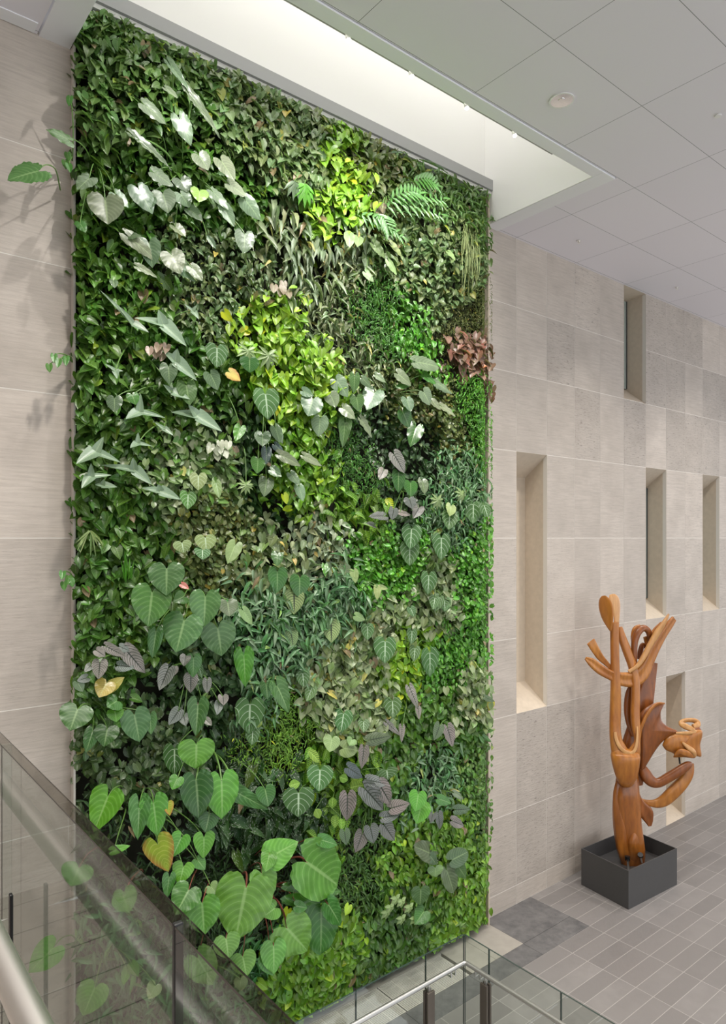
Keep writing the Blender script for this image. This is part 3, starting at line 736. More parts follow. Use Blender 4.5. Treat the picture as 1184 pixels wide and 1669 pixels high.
# name, label, category, template(shape), size m, colour, material, density per m2, protrusion, seeds (photo pixels)
PATCH = [
 ('climbing_ivy', 'mid green ivy leaves covering the top left corner of the green wall', 'ivy', 'heart', .085, 'ivy', 'plain', 1500, .10, [(180,70),(150,150),(240,110),(230,180),(330,130),(170,215)]),
 ('climbing_ivy', 'greyish green ivy under the grey trim, between the top left corner and lime strip', 'ivy', 'heart', .085, 'ivyg', 'plain', 1400, .11, [(400,180),(450,230),(480,290),(400,240),(450,180),(510,220)]),
 ('trailing_philodendron', 'bright lime green trailing leaves in a vertical strip under the top trim', 'vine', 'heart', .10, 'lime', 'plain', 900, .14, [(555,225),(545,270),(560,310),(545,350),(515,385)]),
 ('climbing_ivy', 'dusky dark green ivy just right of the lime strip at the top', 'ivy', 'heart', .085, 'olive', 'plain', 1200, .08, [(610,270),(600,310),(640,260),(620,350)]),
 ('bushy_creeper', 'bushy creeper with fine green leaves in the top right corner of the green wall', 'creeper', 'lance', .12, 'ivy', 'plain', 1300, .15, [(680,290),(730,310),(760,340),(700,340),(665,330)]),
 ('climbing_ivy', 'dull green ivy below the top right corner, left of the hanging grass', 'ivy', 'heart', .08, 'ivyg', 'plain', 1500, .09, [(720,390),(700,430),(740,420),(660,400),(735,460)]),
 ('pothos', 'small glossy leaves behind the big grey leaves at upper left', 'pothos', 'heart', .095, 'green', 'plain', 950, .05, [(150,290),(220,260),(180,340),(260,330),(330,300),(360,330),(400,330)]),
 ('pothos', 'mixed green pothos on the left edge above the pale arrow shaped leaves', 'pothos', 'heart', .085, 'mid', 'plain', 1200, .07, [(140,400),(150,450),(190,490),(140,530),(230,540),(180,560),(150,600)]),
 ('peperomia', 'dense small oval leaves in the middle left, above the arrow shaped leaves', 'peperomia', 'oval', .075, 'ivyg', 'plain', 1500, .06, [(300,450),(350,480),(330,530),(380,440),(300,500),(380,520),(420,470)]),
 ('strap_leaf_fern', 'silvery strap shaped leaves hanging upright below the lime strip', 'fern', 'lance', .20, 'grey', 'silver', 480, .12, [(450,380),(480,400),(500,440),(520,420),(550,400),(490,480)]),
 ('strap_leaf_fern', 'smaller dusty green strap leaves in the middle of the upper half', 'fern', 'lance', .13, 'grey', 'plain', 1100, .09, [(520,500),(540,540),(500,540),(560,460),(560,580),(600,600)]),
 ('pothos', 'dark heart leaves in the centre of the upper half, right of the strap leaves', 'pothos', 'heart', .07, 'ivyg', 'plain', 1500, .06, [(620,430),(660,470),(690,490),(700,520),(660,440)]),
 ('maidenhair_fern', 'bright green feathery fern in the upper half, left of shiny oval leaves', 'fern', 'lance', .055, 'fern', 'plain', 3800, .12, [(600,500),(590,540),(620,560),(610,480)]),
 ('ficus_creeper', 'shiny bright green oval leaves at upper right beside the feathery fern', 'creeper', 'oval', .085, 'bright', 'plain', 1300, .13, [(650,520),(670,550),(690,570),(640,550)]),
 ('moss', 'olive moss like fine leaves on the right edge above the burgundy plant', 'moss', 'lance', .035, 'moss', 'plain', 5500, .10, [(750,500),(740,530),(765,545),(720,550)]),
 ('begonia', 'burgundy and pink begonia on the right edge of the upper half', 'begonia', 'heart', .11, 'burg', 'silver', 800, .20, [(745,585),(765,580),(775,600)]),
 ('trailing_philodendron', 'lime yellow trailing leaves in the middle, left of the pale grey leaf cluster', 'vine', 'heart', .09, 'lime', 'plain', 1000, .14, [(430,520),(470,590),(490,620),(440,640),(440,560),(510,610),(420,600),(400,560)]),
 ('pothos', 'medium green leaves behind the pale arrow shaped leaves on the left', 'pothos', 'heart', .085, 'green', 'plain', 1300, .07, [(200,640),(260,620),(300,580),(330,640),(230,700),(150,680),(370,620)]),
 ('peperomia', 'round peperomia leaves with pale edges below the arrow shaped leaves', 'peperomia', 'round', .075, 'mid', 'variegated', 1300, .08, [(280,760),(320,740),(260,790),(300,800),(350,790)]),
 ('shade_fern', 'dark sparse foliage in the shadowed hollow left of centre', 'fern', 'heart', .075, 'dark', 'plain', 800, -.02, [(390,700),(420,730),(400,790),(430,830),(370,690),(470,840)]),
 ('pothos', 'dark green pothos on the left edge beside the pale arrow leaf pair', 'pothos', 'heart', .09, 'green', 'plain', 1050, .06, [(140,790),(180,830),(150,860),(220,850),(240,880),(130,740)]),
 ('trailing_philodendron', 'yellow green hearts just below the centre of the pale grey leaf cluster', 'vine', 'heart', .08, 'yg', 'plain', 1400, .12, [(490,740),(510,770),(480,790),(520,730),(450,800)]),
 ('maidenhair_fern', 'fresh green feathery fern in the centre beside the yellow green hearts', 'fern', 'lance', .05, 'fern', 'plain', 4000, .10, [(545,750),(560,790),(540,720),(580,780)]),
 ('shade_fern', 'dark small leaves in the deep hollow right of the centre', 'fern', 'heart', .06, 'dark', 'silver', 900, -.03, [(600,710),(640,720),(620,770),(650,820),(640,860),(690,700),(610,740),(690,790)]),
 ('asparagus_fern', 'bright green plumes of fern on the right edge, below the burgundy plant', 'fern', 'lance', .055, 'bright', 'plain', 4200, .18, [(760,640),(770,690),(745,660),(765,720)]),
 ('mossy_creeper', 'olive tiny leaves right of the hollow at the middle of the wall', 'creeper', 'round', .045, 'olive', 'plain', 3200, .07, [(720,690),(735,720),(710,660),(660,650)]),
 ('silver_fern', 'blue green silvery fern on the right side above the clover patch', 'fern', 'lance', .10, 'blue', 'silver', 1700, .16, [(740,760),(750,800),(720,780),(710,830),(730,860)]),
 ('zebra_plant', 'green leaves with pale stripes in the centre of the wall', 'calathea', 'oval', .15, 'yg', 'zebra', 520, .10, [(560,820),(580,850),(540,830),(600,830),(600,870)]),
 ('silver_pilea', 'silver spotted oval leaves in the centre, left of the striped leaves', 'pilea', 'oval', .095, 'grey', 'silver', 950, .12, [(490,860),(520,890),(510,920),(470,870),(540,900)]),
 ('mossy_creeper', 'olive brown small leaves left of centre above the big ribbed hearts', 'creeper', 'round', .05, 'olive', 'plain', 2900, .08, [(340,840),(370,870),(390,910),(300,860),(360,920),(310,890)]),
 ('clover', 'small bright clover like leaves right of centre', 'creeper', 'round', .05, 'bright', 'plain', 2900, .14, [(620,900),(640,940),(600,940),(590,900),(660,910)]),
 ('variegated_ivy', 'cream edged ivy between the clover patch and the right edge', 'ivy', 'heart', .085, 'cream', 'variegated', 1100, .13, [(690,930),(680,960),(660,990),(720,950)]),
 ('clover', 'small bright clover like leaves on the right edge at mid height', 'creeper', 'round', .05, 'bright', 'plain', 2900, .18, [(760,910),(775,950),(765,990),(745,930),(780,920)]),
 ('begonia', 'pinkish cream begonia patch beside the big ribbed heart leaves', 'begonia', 'heart', .09, 'cream', 'variegated', 900, .10, [(425,890),(440,920),(415,930)]),
 ('blue_star_fern', 'long blue green fern fronds in the lower middle', 'fern', 'lance', .13, 'blue', 'silver', 1500, .20, [(420,1010),(440,1050),(480,1000),(540,980),(520,960),(420,1090),(400,980)]),
 ('climbing_hoya', 'small dark heart leaves climbing down the left edge at mid height', 'creeper', 'heart', .085, 'green', 'plain', 1400, .08, [(140,950),(160,1000),(190,960),(150,1050),(200,1030),(230,990),(140,1100)]),
 ('variegated_ivy', 'cream and green ivy in the lower centre right of the blue fern fronds', 'ivy', 'heart', .09, 'cream', 'variegated', 1250, .14, [(560,1040),(540,1080),(570,1120),(600,1060),(520,1120),(600,1010),(590,1150),(540,1140)]),
 ('trailing_philodendron', 'bright lime green leaves in the lower right, beside the pale veined hearts', 'vine', 'heart', .08, 'lime', 'plain', 1000, .10, [(630,1080),(660,1070),(650,1110),(620,1100)]),
 ('ficus_creeper', 'small green leaves on the right edge of the lower half', 'creeper', 'oval', .065, 'bright', 'plain', 2200, .12, [(750,1040),(770,1080),(730,1070),(770,1030),(700,1090)]),
 ('variegated_ivy', 'pale cream leaves at the right edge near the dark single leaf', 'ivy', 'heart', .085, 'cream', 'variegated', 1200, .18, [(760,1120),(750,1150),(775,1140)]),
 ('asparagus_fern', 'yellow green feathery fern in the lower left of centre', 'fern', 'lance', .05, 'yg', 'plain', 4000, .12, [(465,1190),(450,1220),(470,1160),(460,1240)]),
 ('creeping_fig', 'mid green creeper behind the dark purple leaves at lower right', 'creeper', 'heart', .075, 'mid', 'plain', 1500, .09, [(660,1170),(700,1180),(640,1210),(700,1140),(740,1200),(620,1250)]),
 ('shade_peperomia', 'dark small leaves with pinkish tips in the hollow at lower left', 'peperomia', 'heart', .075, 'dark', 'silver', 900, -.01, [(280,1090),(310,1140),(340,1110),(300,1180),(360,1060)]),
 ('mossy_creeper', 'dark olive creeper with brownish leaves on the lower left edge', 'creeper', 'round', .065, 'deep', 'variegated', 1500, .04, [(150,1240),(200,1220),(240,1260),(200,1280),(260,1230),(140,1290)]),
 ('spotted_begonia', 'white spotted dark begonia beneath the glossy bright hearts', 'begonia', 'long', .16, 'dark', 'spotted', 420, .14, [(390,1330),(420,1350),(470,1270),(480,1300),(430,1320)]),
 ('silver_fern', 'silvery blue fern in the lower right corner above the yellow green leaves', 'fern', 'lance', .11, 'blue', 'silver', 1300, .15, [(700,1240),(710,1280),(690,1260),(670,1290)]),
 ('ficus_creeper', 'small dark green leaves on the lowest part of the right edge', 'creeper', 'oval', .065, 'mid', 'plain', 2100, .10, [(765,1220),(770,1270),(750,1250),(770,1320)]),
 ('zebra_plant', 'striped yellow green leaves around the dark purple leaves at the bottom', 'calathea', 'oval', .14, 'yg', 'zebra', 500, .12, [(540,1290),(520,1310),(560,1270),(500,1250),(540,1250)]),
 ('creeping_fig', 'yellow green oval leaves in the lower right quarter of the green wall', 'creeper', 'oval', .085, 'yg', 'plain', 1350, .12, [(660,1360),(700,1350),(630,1400),(740,1390),(700,1420),(760,1450),(740,1340),(720,1480),(650,1430)]),
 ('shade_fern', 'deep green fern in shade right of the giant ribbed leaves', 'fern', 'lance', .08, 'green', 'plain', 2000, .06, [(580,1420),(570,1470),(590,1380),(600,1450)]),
 ('climbing_ivy', 'dark ivy at the foot of the wall above the floor grating', 'ivy', 'heart', .085, 'green', 'plain', 1250, .09, [(640,1510),(600,1560),(660,1550),(610,1510),(690,1500),(640,1470)]),
 ('trailing_philodendron', 'yellow green heart leaves at the foot of the wall near the grating', 'vine', 'heart', .09, 'yg', 'plain', 1150, .13, [(520,1560),(500,1610),(470,1620),(540,1590),(490,1570),(730,1510),(450,1600),(560,1530)]),
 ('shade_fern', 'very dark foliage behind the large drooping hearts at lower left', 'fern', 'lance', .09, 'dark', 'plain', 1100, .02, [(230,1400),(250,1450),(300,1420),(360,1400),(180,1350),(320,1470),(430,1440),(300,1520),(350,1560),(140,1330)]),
 ('spider_plant', 'dark spiky foliage low behind the glass balustrade', 'grass', 'lance', .14, 'blue', 'plain', 800, .08, [(400,1640),(350,1640),(430,1655),(400,1590),(200,1560),(250,1600),(200,1660),(300,1700),(180,1750)]),
]
seedP = []; seedI = []
for i, pt in enumerate(PATCH):
    for (x, y) in pt[9]:
        q = at_y(x, y, 5.85); seedP.append((q.x, q.z)); seedI.append(i)
seedP = np.array(seedP); seedI = np.array(seedI)
def vnoise(x, z, s, k):
    r = np.random.default_rng(k); out = 0
    for q in range(5):
        a = r.uniform(0, 2*PI); f = s*(1+q*.7); out = out + np.sin((x*math.cos(a)+z*math.sin(a))*f + r.uniform(0, 6.28))/(1+q*.5)
    return out/3
TPL = {}
TPL['heart'] = leaf_grid('heart', 4, 4, fold=.35, droop=.25)
TPL['round'] = leaf_grid('round', 4, 3, fold=.25, droop=.15)
TPL['oval'] = leaf_grid('oval', 2, 4, fold=.35, droop=.3)
TPL['lance'] = leaf_grid('lance', 2, 4, fold=.3, droop=.35)
TPL['long'] = leaf_grid('long', 4, 5, fold=.3, droop=.35)
WID = dict(heart=.92, round=.95, oval=.55, lance=.26, long=.55)
ALLD = 1.0
X0, X1, Z0_, Z1_ = 1.73, 6.85, ZF+.10, 4.40
area = (X1-X0)*(Z1_-Z0_)
for pi_, (name, label, cat, shape, size, colk, matk, dens, prot, seeds) in enumerate(PATCH):
    N = int(area*dens*.86)
    x = rng.uniform(X0, X1, N); z = rng.uniform(Z0_, Z1_, N)
    xn = x + .13*vnoise(x, z, 5, 3) + rng.normal(0, .085, N); zn = z + .13*vnoise(x, z, 5, 4) + rng.normal(0, .085, N)
    best = np.full(N, 1e9); who = np.zeros(N, dtype=int)
    for s in range(len(seedP)):
        d = (xn-seedP[s, 0])**2*1.4+(zn-seedP[s, 1])**2; m = d < best; best[m] = d[m]; who[m] = seedI[s]
    k = who == pi_; x = x[k]; z = z[k]; N = len(x)
    bulge = .05*vnoise(x, z, 4.0, 9) + .045*vnoise(x, z, 11, 10)
    edge = np.clip(np.minimum(x-X0, X1-x)/.25, 0, 1)
    hole = vnoise(x, z, 7.5, 21+pi_ % 4) + rng.normal(0, .12, N)
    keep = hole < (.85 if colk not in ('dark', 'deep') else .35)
    x, z, bulge, edge = x[keep], z[keep], bulge[keep], edge[keep]; N = len(x)
    topf = np.clip(np.minimum((4.44-z)/.6, (z-ZF-.05)/1.3), 0, 1)
    y = 5.90 - np.clip(prot+bulge+.03, .0, .4)*(.45+.55*edge)*(.12+.88*topf) - rng.uniform(0, .10, N)*(.3+.7*topf)
    deep = rng.random(N) < .42
    y = y + deep*rng.uniform(.08, .20, N)
    y = np.clip(y, np.where(rng.random(N) < .15, 5.84, 5.97)-np.clip((X1-x)*.8, 0, 1), 6.10)
    # frames
    ang = rng.normal(0, .65, N); 
    if shape == 'lance': ang = rng.normal(0, .9 if size < .15 else .35, N)
    up = rng.normal(.95, .5, N); sidew = rng.normal(-.25, .65, N)
    Nn = np.stack([sidew, -np.ones(N), up], 1)
    L = np.stack([np.sin(ang), np.full(N, -.0), -np.cos(ang)], 1)
    Nn /= np.linalg.norm(Nn, axis=1)[:, None]
    L = L - Nn*np.sum(L*Nn, 1)[:, None]; L /= np.linalg.norm(L, axis=1)[:, None]
    W = np.cross(L, Nn)
    sz = size*rng.uniform(.65, 1.25, N)
    tv, tf, tu = TPL[shape]; tv = np.array(tv); tf = np.array(tf); tu = np.array(tu); nv = len(tv)
    P = (np.stack([x, y, z], 1)[:, None, :] + W[:, None, :]*(tv[None, :, 0:1]*sz[:, None, None]*WID[shape])
         + L[:, None, :]*(tv[None, :, 1:2]*sz[:, None, None]-.4*sz[:, None, None]) + Nn[:, None, :]*(tv[None, :, 2:3]*sz[:, None, None]))
    P[:, :, 2] = np.clip(P[:, :, 2], ZF+.01, 4.45)
    base = np.array(PAL[colk])*(np.array([1.1, 1.0, .78]) if colk != 'burg' else 1); c = base[None, :]*rng.uniform(.62, 1.42, N)[:, None]
    c[:, 0] *= rng.uniform(.8, 1.22, N)
    if matk in ('variegated', 'silver') and True:
        tgt = np.array([.52, .56, .36]) if matk == 'variegated' else np.array([.40, .50, .36])
        f = np.clip(rng.beta(.8, 1.3, N), 0, .9)[:, None]*(.9 if matk == 'variegated' else .75)
        if colk in ('dark', 'deep'): f = f*.25
        if colk == 'burg': f = f*.8; tgt = np.array([.50, .34, .28])
        c = c*(1-f)+tgt*f; 
    yel = rng.random(N) < .035; c[yel] = c[yel]*np.array([2.6, 1.7, 1.0]); dryl = rng.random(N) < .012; c[dryl] = np.array([.30, .20, .11])
    C = np.repeat(np.clip(c, 0, .85), nv, 0)
    Fa = (tf[None, :, :] + (np.arange(N)*nv)[:, None, None]).reshape(-1, 4)
    o = finish(name, P.reshape(-1, 3), Fa, np.tile(tu, (N, 1)), C, M['plain' if matk in ('silver', 'variegated') else matk], origin=(float(x.mean()), 5.9, float(z.mean())))
    tag(o, label, cat, kind='stuff')
# stems/roots tangle behind: dry twigs
# ---- individual large leaves ----------------------------------------------------
CR = {1:(100,20,3.289), 2:(440,180,3.289), 3:(100,440,3.289), 4:(440,560,3.289), 5:(90,860,3.289), 6:(440,940,3.2), 7:(110,1220,3.289), 8:(430,1230,3.2), 9:(0,0,1), 10:(0,1180,2.368)}
def cpx(c, x, y): a = CR[c]; return (a[0]+x/a[2], a[1]+y/a[2])
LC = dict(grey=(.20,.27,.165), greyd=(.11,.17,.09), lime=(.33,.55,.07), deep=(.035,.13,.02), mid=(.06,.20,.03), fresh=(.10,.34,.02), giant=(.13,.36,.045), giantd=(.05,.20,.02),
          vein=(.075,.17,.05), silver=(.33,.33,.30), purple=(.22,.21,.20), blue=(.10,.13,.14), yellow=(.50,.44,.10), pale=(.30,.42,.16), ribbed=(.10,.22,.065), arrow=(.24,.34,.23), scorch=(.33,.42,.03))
def petiole(lf, root, b, origin, r, red=False):
    b = Vector(b); root = Vector(root); d = (b-root).length
    if d > .6:
        root = b + (root-b)*(.5/d) + Vector((0, 0, -.05)); root.y = 5.92; d = (b-root).length
    mid1 = root.lerp(b, .35) + Vector((0, -.10*d, .12*d)); mid2 = root.lerp(b, .75) + Vector((0, -.06*d, .10*d))
    P = catmull([tuple(root), tuple(mid1), tuple(mid2), tuple(b)], 4)
    mb = MB(); mb.tube([Vector(p) for p in P], [r*(1.3-.6*i/len(P)) for i in range(len(P))], 6)
    mb.build('stem', M['stem_red'] if red else M['stem'], lf, origin=origin, smooth=True)
def big_leaf(plant, rootp, c, bx, by, tx, ty, w, shape='heart', mat='ribbed', colk='ribbed', depth=5.62, tilt=None, stem=True, red=False, ribs=8, amp=.036):
    origin = tuple(plant.location)
    p0 = cpx(c, bx, by); p1 = cpx(c, tx, ty)
    dj = depth - rnd.random()*.05
    B_ = at_y(*p0, dj); T_ = at_y(*p1, dj-.02-rnd.random()*.05)
    L = T_-B_; Ln = L.length; L.normalize()
    wm = w/CR[c][2]/ppm(B_)
    nh = Vector((-.35+rnd.uniform(-.2, .2), -1, .45+rnd.uniform(-.15, .25))) if tilt is None else Vector(tilt)
    N = (nh-L*nh.dot(L)).normalized(); W = L.cross(N).normalized()
    ncol, nrow = (12, 20) if max(Ln, wm) > .22 else (8, 12)
    V, Fc, U = leaf_grid(shape, ncol, nrow, ribs, amp*(1 if ribs else 0), fold=rnd.uniform(.08, .38), droop=rnd.uniform(.04, .22), curl=rnd.uniform(.02, .12), wave=.024*(1.6 if 'giant' in colk else 1), ph=rnd.random()*6)
    Q = []
    for (x, y, z) in V:
        q = B_ + W*(x*wm) + L*(y*Ln) + N*(z*max(Ln*.7, wm*.5)); Q.append((q.x, (min(q.y, 5.985) if q.x < 1.74 or q.x > 6.85 else min(q.y, 6.12)), q.z))
    cv = rnd.uniform(.82, 1.22); col = np.array(LC[colk])*cv; col[0] *= rnd.uniform(.85, 1.2)
    lf = finish('leaf', Q, Fc, U, np.clip(col, 0, .9), M[mat], parent=plant, origin=origin)
    if stem: petiole(lf, rootp, B_, origin, .0045 if Ln < .3 else .009, red)
    return lf
def arrow_leaf(plant, rootp, c, tip, l1, l2, base, wid=.62, colk='arrow', depth=5.6, stem=True):
    origin = tuple(plant.location); V = []; Fc = []; U = []
    Bp = at_y(*cpx(c, *base), depth); nh = Vector((-.35, -1, .7))
    T = at_y(*cpx(c, *tip), depth-.06); LT = (T-Bp).length
    for (e, ww, dd) in ((tip, wid, -.06), (l1, wid*.62, .0), (l2, wid*.62, -.02)):
        E = at_y(*cpx(c, *e), depth+dd); L = E-Bp; Ln = L.length; L.normalize()
        N = (nh-L*nh.dot(L)).normalized(); W = L.cross(N)
        prof = ([0, .1, .3, .6, .85, 1], [.95, 1, .9, .62, .28, 0])
        n0 = len(V)
        for r in range(11):
            v = r/10; w = np.interp(v, *prof)*ww*LT*.5*1.0
            for k in range(5):
                u = k/2-1; q = Bp + L*(v*Ln) + W*(u*w) + N*(abs(u)*w*.3-.06*v*v*Ln+.002*(e == tip)); V.append((q.x, (min(q.y, 5.985) if q.x < 1.74 or q.x > 6.85 else min(q.y, 6.12)), q.z)); U.append((u, v))
        for r in range(10):
            for k in range(4): i = n0+r*5+k; Fc.append((i, i+1, i+6, i+5))
    col = np.array(LC[colk])*rnd.uniform(.85, 1.1)
    lf = finish('leaf', V, Fc, U, col, M['plain'], parent=plant, origin=origin)
    if stem: petiole(lf, rootp, Bp, origin, .006)
def finger_leaf(plant, rootp, c, cx0, cy0, length, n, a0, a1, colk, w=.2, depth=5.6, pinnate=None, stem=True):
    """palmate leaf (or a feather shaped frond along `pinnate` = end point)"""
    origin = tuple(plant.location); V = []; Fc = []; U = []
    c0 = at_y(*cpx(c, cx0, cy0), depth); Lm = length/CR[c][2]/ppm(c0); N = Vector((-.3, -1, .4)).normalized()
    dirs = []
    if pinnate is None:
        for i in range(n):
            a = math.radians(a0+(a1-a0)*i/max(n-1, 1)); dirs.append((c0, Vector((math.cos(a), 0, -math.sin(a))), Lm*(.75+.25*math.sin(PI*(i+.5)/n))))
    else:
        e = at_y(*cpx(c, *pinnate), depth-.1); ax = e-c0; AL = ax.length; ax.normalize(); sd = ax.cross(N).normalized()
        for i in range(n):
            t = .08+.9*i/n; p = c0+ax*(AL*t)+Vector((0, -.04*math.sin(PI*t), .05*math.sin(PI*t)-.06*t*t))
            for s in (-1, 1): dirs.append((p, (ax*.75+sd*s).normalized(), Lm*(1-.6*abs(t-.35))))
        dirs.append((e-ax*Lm*.3, ax, Lm*.8))
        dirs.append((c0, ax, AL*.98))
    for bi, (p, d, ll) in enumerate(dirs):
        Nn = (N-d*N.dot(d)).normalized(); W = d.cross(Nn); n0 = len(V)
        ww = w*ll if not (pinnate and bi == len(dirs)-1) else .012
        for r in range(6):
            v = r/5; hw = np.interp(v, [0, .25, .6, 1], [.3, 1, .8, 0])*ww*.5
            for k in range(3):
                u = k-1; q = p+d*(v*ll)+W*(u*hw)+Nn*(abs(u)*hw*.3-.18*v*v*ll); V.append((q.x, (min(q.y, 5.985) if q.x < 1.74 or q.x > 6.85 else min(q.y, 6.12)), q.z)); U.append((u, v))
        for r in range(5):
            for k in range(2): i = n0+r*3+k; Fc.append((i, i+1, i+4, i+3))
    lf = finish('leaf', V, Fc, U, np.array(LC[colk])*rnd.uniform(.9, 1.15), M['plain'], parent=plant, origin=origin)
    if stem: petiole(lf, rootp, c0, origin, .005)
def plant(name, label, cat, rc, group=None):
    p = at_y(*cpx(*rc), 5.9); e = empty(name, p); tag(e, label, cat, group); return e, p

def set_(name, label, cat, rc, leaves, **kw):
    e, p = plant(name, label, cat, rc)
    for lf in leaves:
        a = dict(kw); v = list(lf)
        if isinstance(v[-1], dict): a.update(v.pop())
        big_leaf(e, p, *v, **a)
    return e, p
gy = dict(mat='ribbed', colk='grey')
set_('grey_philodendron', 'large plant of pale grey green heart leaves sprawling across the upper left', 'philodendron', (1,640,900), [
 (1,450,500,570,592,95),(1,590,290,690,422,52,dict(shape='long')),(1,700,455,868,664,60,dict(shape='long')),(1,635,570,700,705,105),(1,410,685,604,832,66,dict(shape='long')),
 (1,562,410,628,458,48),(1,500,862,604,930,110),(1,415,950,492,1078,135),(1,545,975,575,1068,130),(1,640,975,690,1045,120),(1,860,800,932,902,110),(1,905,925,995,988,105),
 (1,815,965,905,1050,80),(1,990,1010,1070,1112,100),(1,985,1190,980,1288,112),(1,870,1050,930,1150,85),(1,690,1060,760,1115,75),(1,610,1150,668,1203,75),(1,740,770,790,845,110),
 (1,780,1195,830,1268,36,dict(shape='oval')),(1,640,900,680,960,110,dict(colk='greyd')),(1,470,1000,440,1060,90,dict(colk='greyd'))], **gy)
set_('grey_philodendron', 'grey heart leaves with one leaning out over the stone at upper left', 'philodendron', (1,170,840), [
 (1,235,1005,250,1135,190),(1,290,975,362,1045,90),(1,150,890,85,945,95,dict(colk='greyd')),
 (9,112,228,77,208,30,dict(mat='ribbed', colk='ribbed')),(9,62,279,12,291,50,dict(mat='ribbed', colk='ribbed', depth=5.35, tilt=(-.1,-1,.75))),(1,100,1130,130,1180,60,dict(colk='mid'))], **gy)
set_('grey_philodendron', 'pair of large pale leaves hanging below the sprawling grey plant at left', 'philodendron', (1,480,1290), [
 (1,375,1215,540,1342,90,dict(shape='long')),(1,470,1240,490,1360,120,dict(colk='greyd')),(1,350,1200,430,1190,60,dict(colk='greyd')),(1,590,1300,640,1400,130),(1,600,1330,720,1440,95),(1,700,1370,760,1440,90),
 (1,420,1370,520,1420,50,dict(shape='long'))], **gy)
e, p = plant('lime_heart_leaf', 'single bright lime heart leaf among the pale grey leaves at upper left', 'philodendron', (1,745,1060)); big_leaf(e, p, 1,742,960,738,1016,100, colk='lime', mat='ribbed', depth=5.5)
set_('pale_heart_vine', 'five pale matt hearts in a row above the feathery fern at upper centre', 'philodendron', (2,560,700), [
 (2,425,670,430,735,62),(2,475,685,470,730,58),(2,560,720,628,790,70),(2,655,725,722,788,74),(2,640,810,686,882,62),(2,515,870,560,918,66),(2,960,760,1000,800,40)], mat='plain', colk='pale', ribs=0)
e, p = plant('palm_leaf_plant', 'drooping hand shaped bright leaf beside the lime strip at the top', 'palm', (2,190,400)); finger_leaf(e, p, 2,185,395,120,7,20,150,'fresh',.28); finger_leaf(e, p, 2,130,380,100,5,40,140,'greyd',.28)
e, p = plant('palm_frond_plant', 'feathery palm fronds arching out below the top right corner', 'palm', (2,600,500))
for (a, b_, c2, d) in ((620,500,950,470),(640,480,820,440),(600,520,940,560),(470,560,720,680),(560,560,640,650),(760,380,900,400)): finger_leaf(e, p, 2,a,b_,90,9,0,0,'mid',.22,pinnate=(c2,d), depth=5.55)
e, p = plant('strap_leaf_plant', 'thin grey straps poking over the grey trim at the top right', 'fern', (2,700,220))
for (a, b_, c2, d) in ((640,225,750,218),(800,265,970,318),(860,270,960,315),(1090,430,1130,395),(1110,470,1180,415)): big_leaf(e, p, 2,a,b_,c2,d,14, shape='lance', mat='plain', colk='greyd', depth=5.6, ribs=0, stem=False)
e, p = plant('hanging_grass', 'bundle of thin yellowish hanging stems on the upper right edge', 'grass', (2,1080,600))
mb = MB()
for i in range(46):
    x = rnd.uniform(1035, 1125); y0 = rnd.uniform(570, 700); y1 = y0+rnd.uniform(150, 380); a = at_y(*cpx(2, x, y0), 5.72); b_ = at_y(*cpx(2, x+rnd.uniform(-25, 25), (y0+y1)/2), 5.66-rnd.random()*.06); c2 = at_y(*cpx(2, x+rnd.uniform(-30, 20), y1), 5.72)
    mb.tube([Vector(q) for q in catmull([tuple(a), tuple(b_), tuple(c2)], 4)], .0035, 4)
o = mb.build('stem', simple('straw_green', (.30, .36, .14), .6), e, smooth=True); tag(o, kind='stuff')
# arrowhead plants
ar = [('arrowhead_plant', 'pale arrow shaped leaves spread across the left of the wall above mid height', (3,350,430), [((675,405),(395,250),(522,212),(545,292)),((730,590),(545,430),(622,420),(610,490)),((470,332),(212,100),(300,180),(385,290)),((300,582),(232,500),(332,540),(290,540)),((738,262),(660,180),(728,186),(705,222)),((692,690),(548,612),(600,650),(592,655))]),
      ('arrowhead_plant', 'pale forked leaves facing opposite ways in the middle left, below the spread of arrow leaves', (3,560,840), [((345,796),(425,660),(562,788),(420,762)),((866,862),(590,757),(684,722),(725,782)),((600,885),(500,815),(560,850),(548,850)),((370,952),(412,870),(490,942),(410,930))]),
      ('arrowhead_plant', 'pale forked leaves at the left edge just above the horizon line of the joints', (3,250,1120), [((80,1035),(226,892),(322,1028),(185,975)),((108,1168),(160,1035),(272,1096),(160,1108)),((487,1148),(215,1040),(385,1005),(390,1072)),((642,1228),(432,1166),(520,1148),(528,1186)),((300,1162),(180,1150),(230,1120),(220,1155))])]
for (nm, lb, rc, lv) in ar:
    e, p = plant(nm, lb.replace('the horizon line of the joints', 'mid height'), 'arrowhead plant', rc)
    for (t_, a, b_, c2) in lv: arrow_leaf(e, p, 3, t_, a, b_, c2)
set_('veined_heart_plant', 'mixed round leaves around a yellowing leaf, left of the lime yellow patch', 'philodendron', (3,800,600), [
 (3,835,420,835,522,125,dict(mat='paleveins', colk='vein')),(3,575,520,580,608,95),(3,800,560,842,642,100),(3,670,620,690,722,110,dict(colk='vein')),(3,285,690,285,762,86),(3,905,550,965,590,80,dict(mat='scorched', colk='yellow')),(3,1010,480,1010,550,110,dict(colk='deep')),
 (3,380,670,400,720,70,dict(colk='mid')),(3,280,60,285,95,46),(3,960,845,935,915,65,dict(colk='fresh'))], mat='ribbed', colk='greyd')
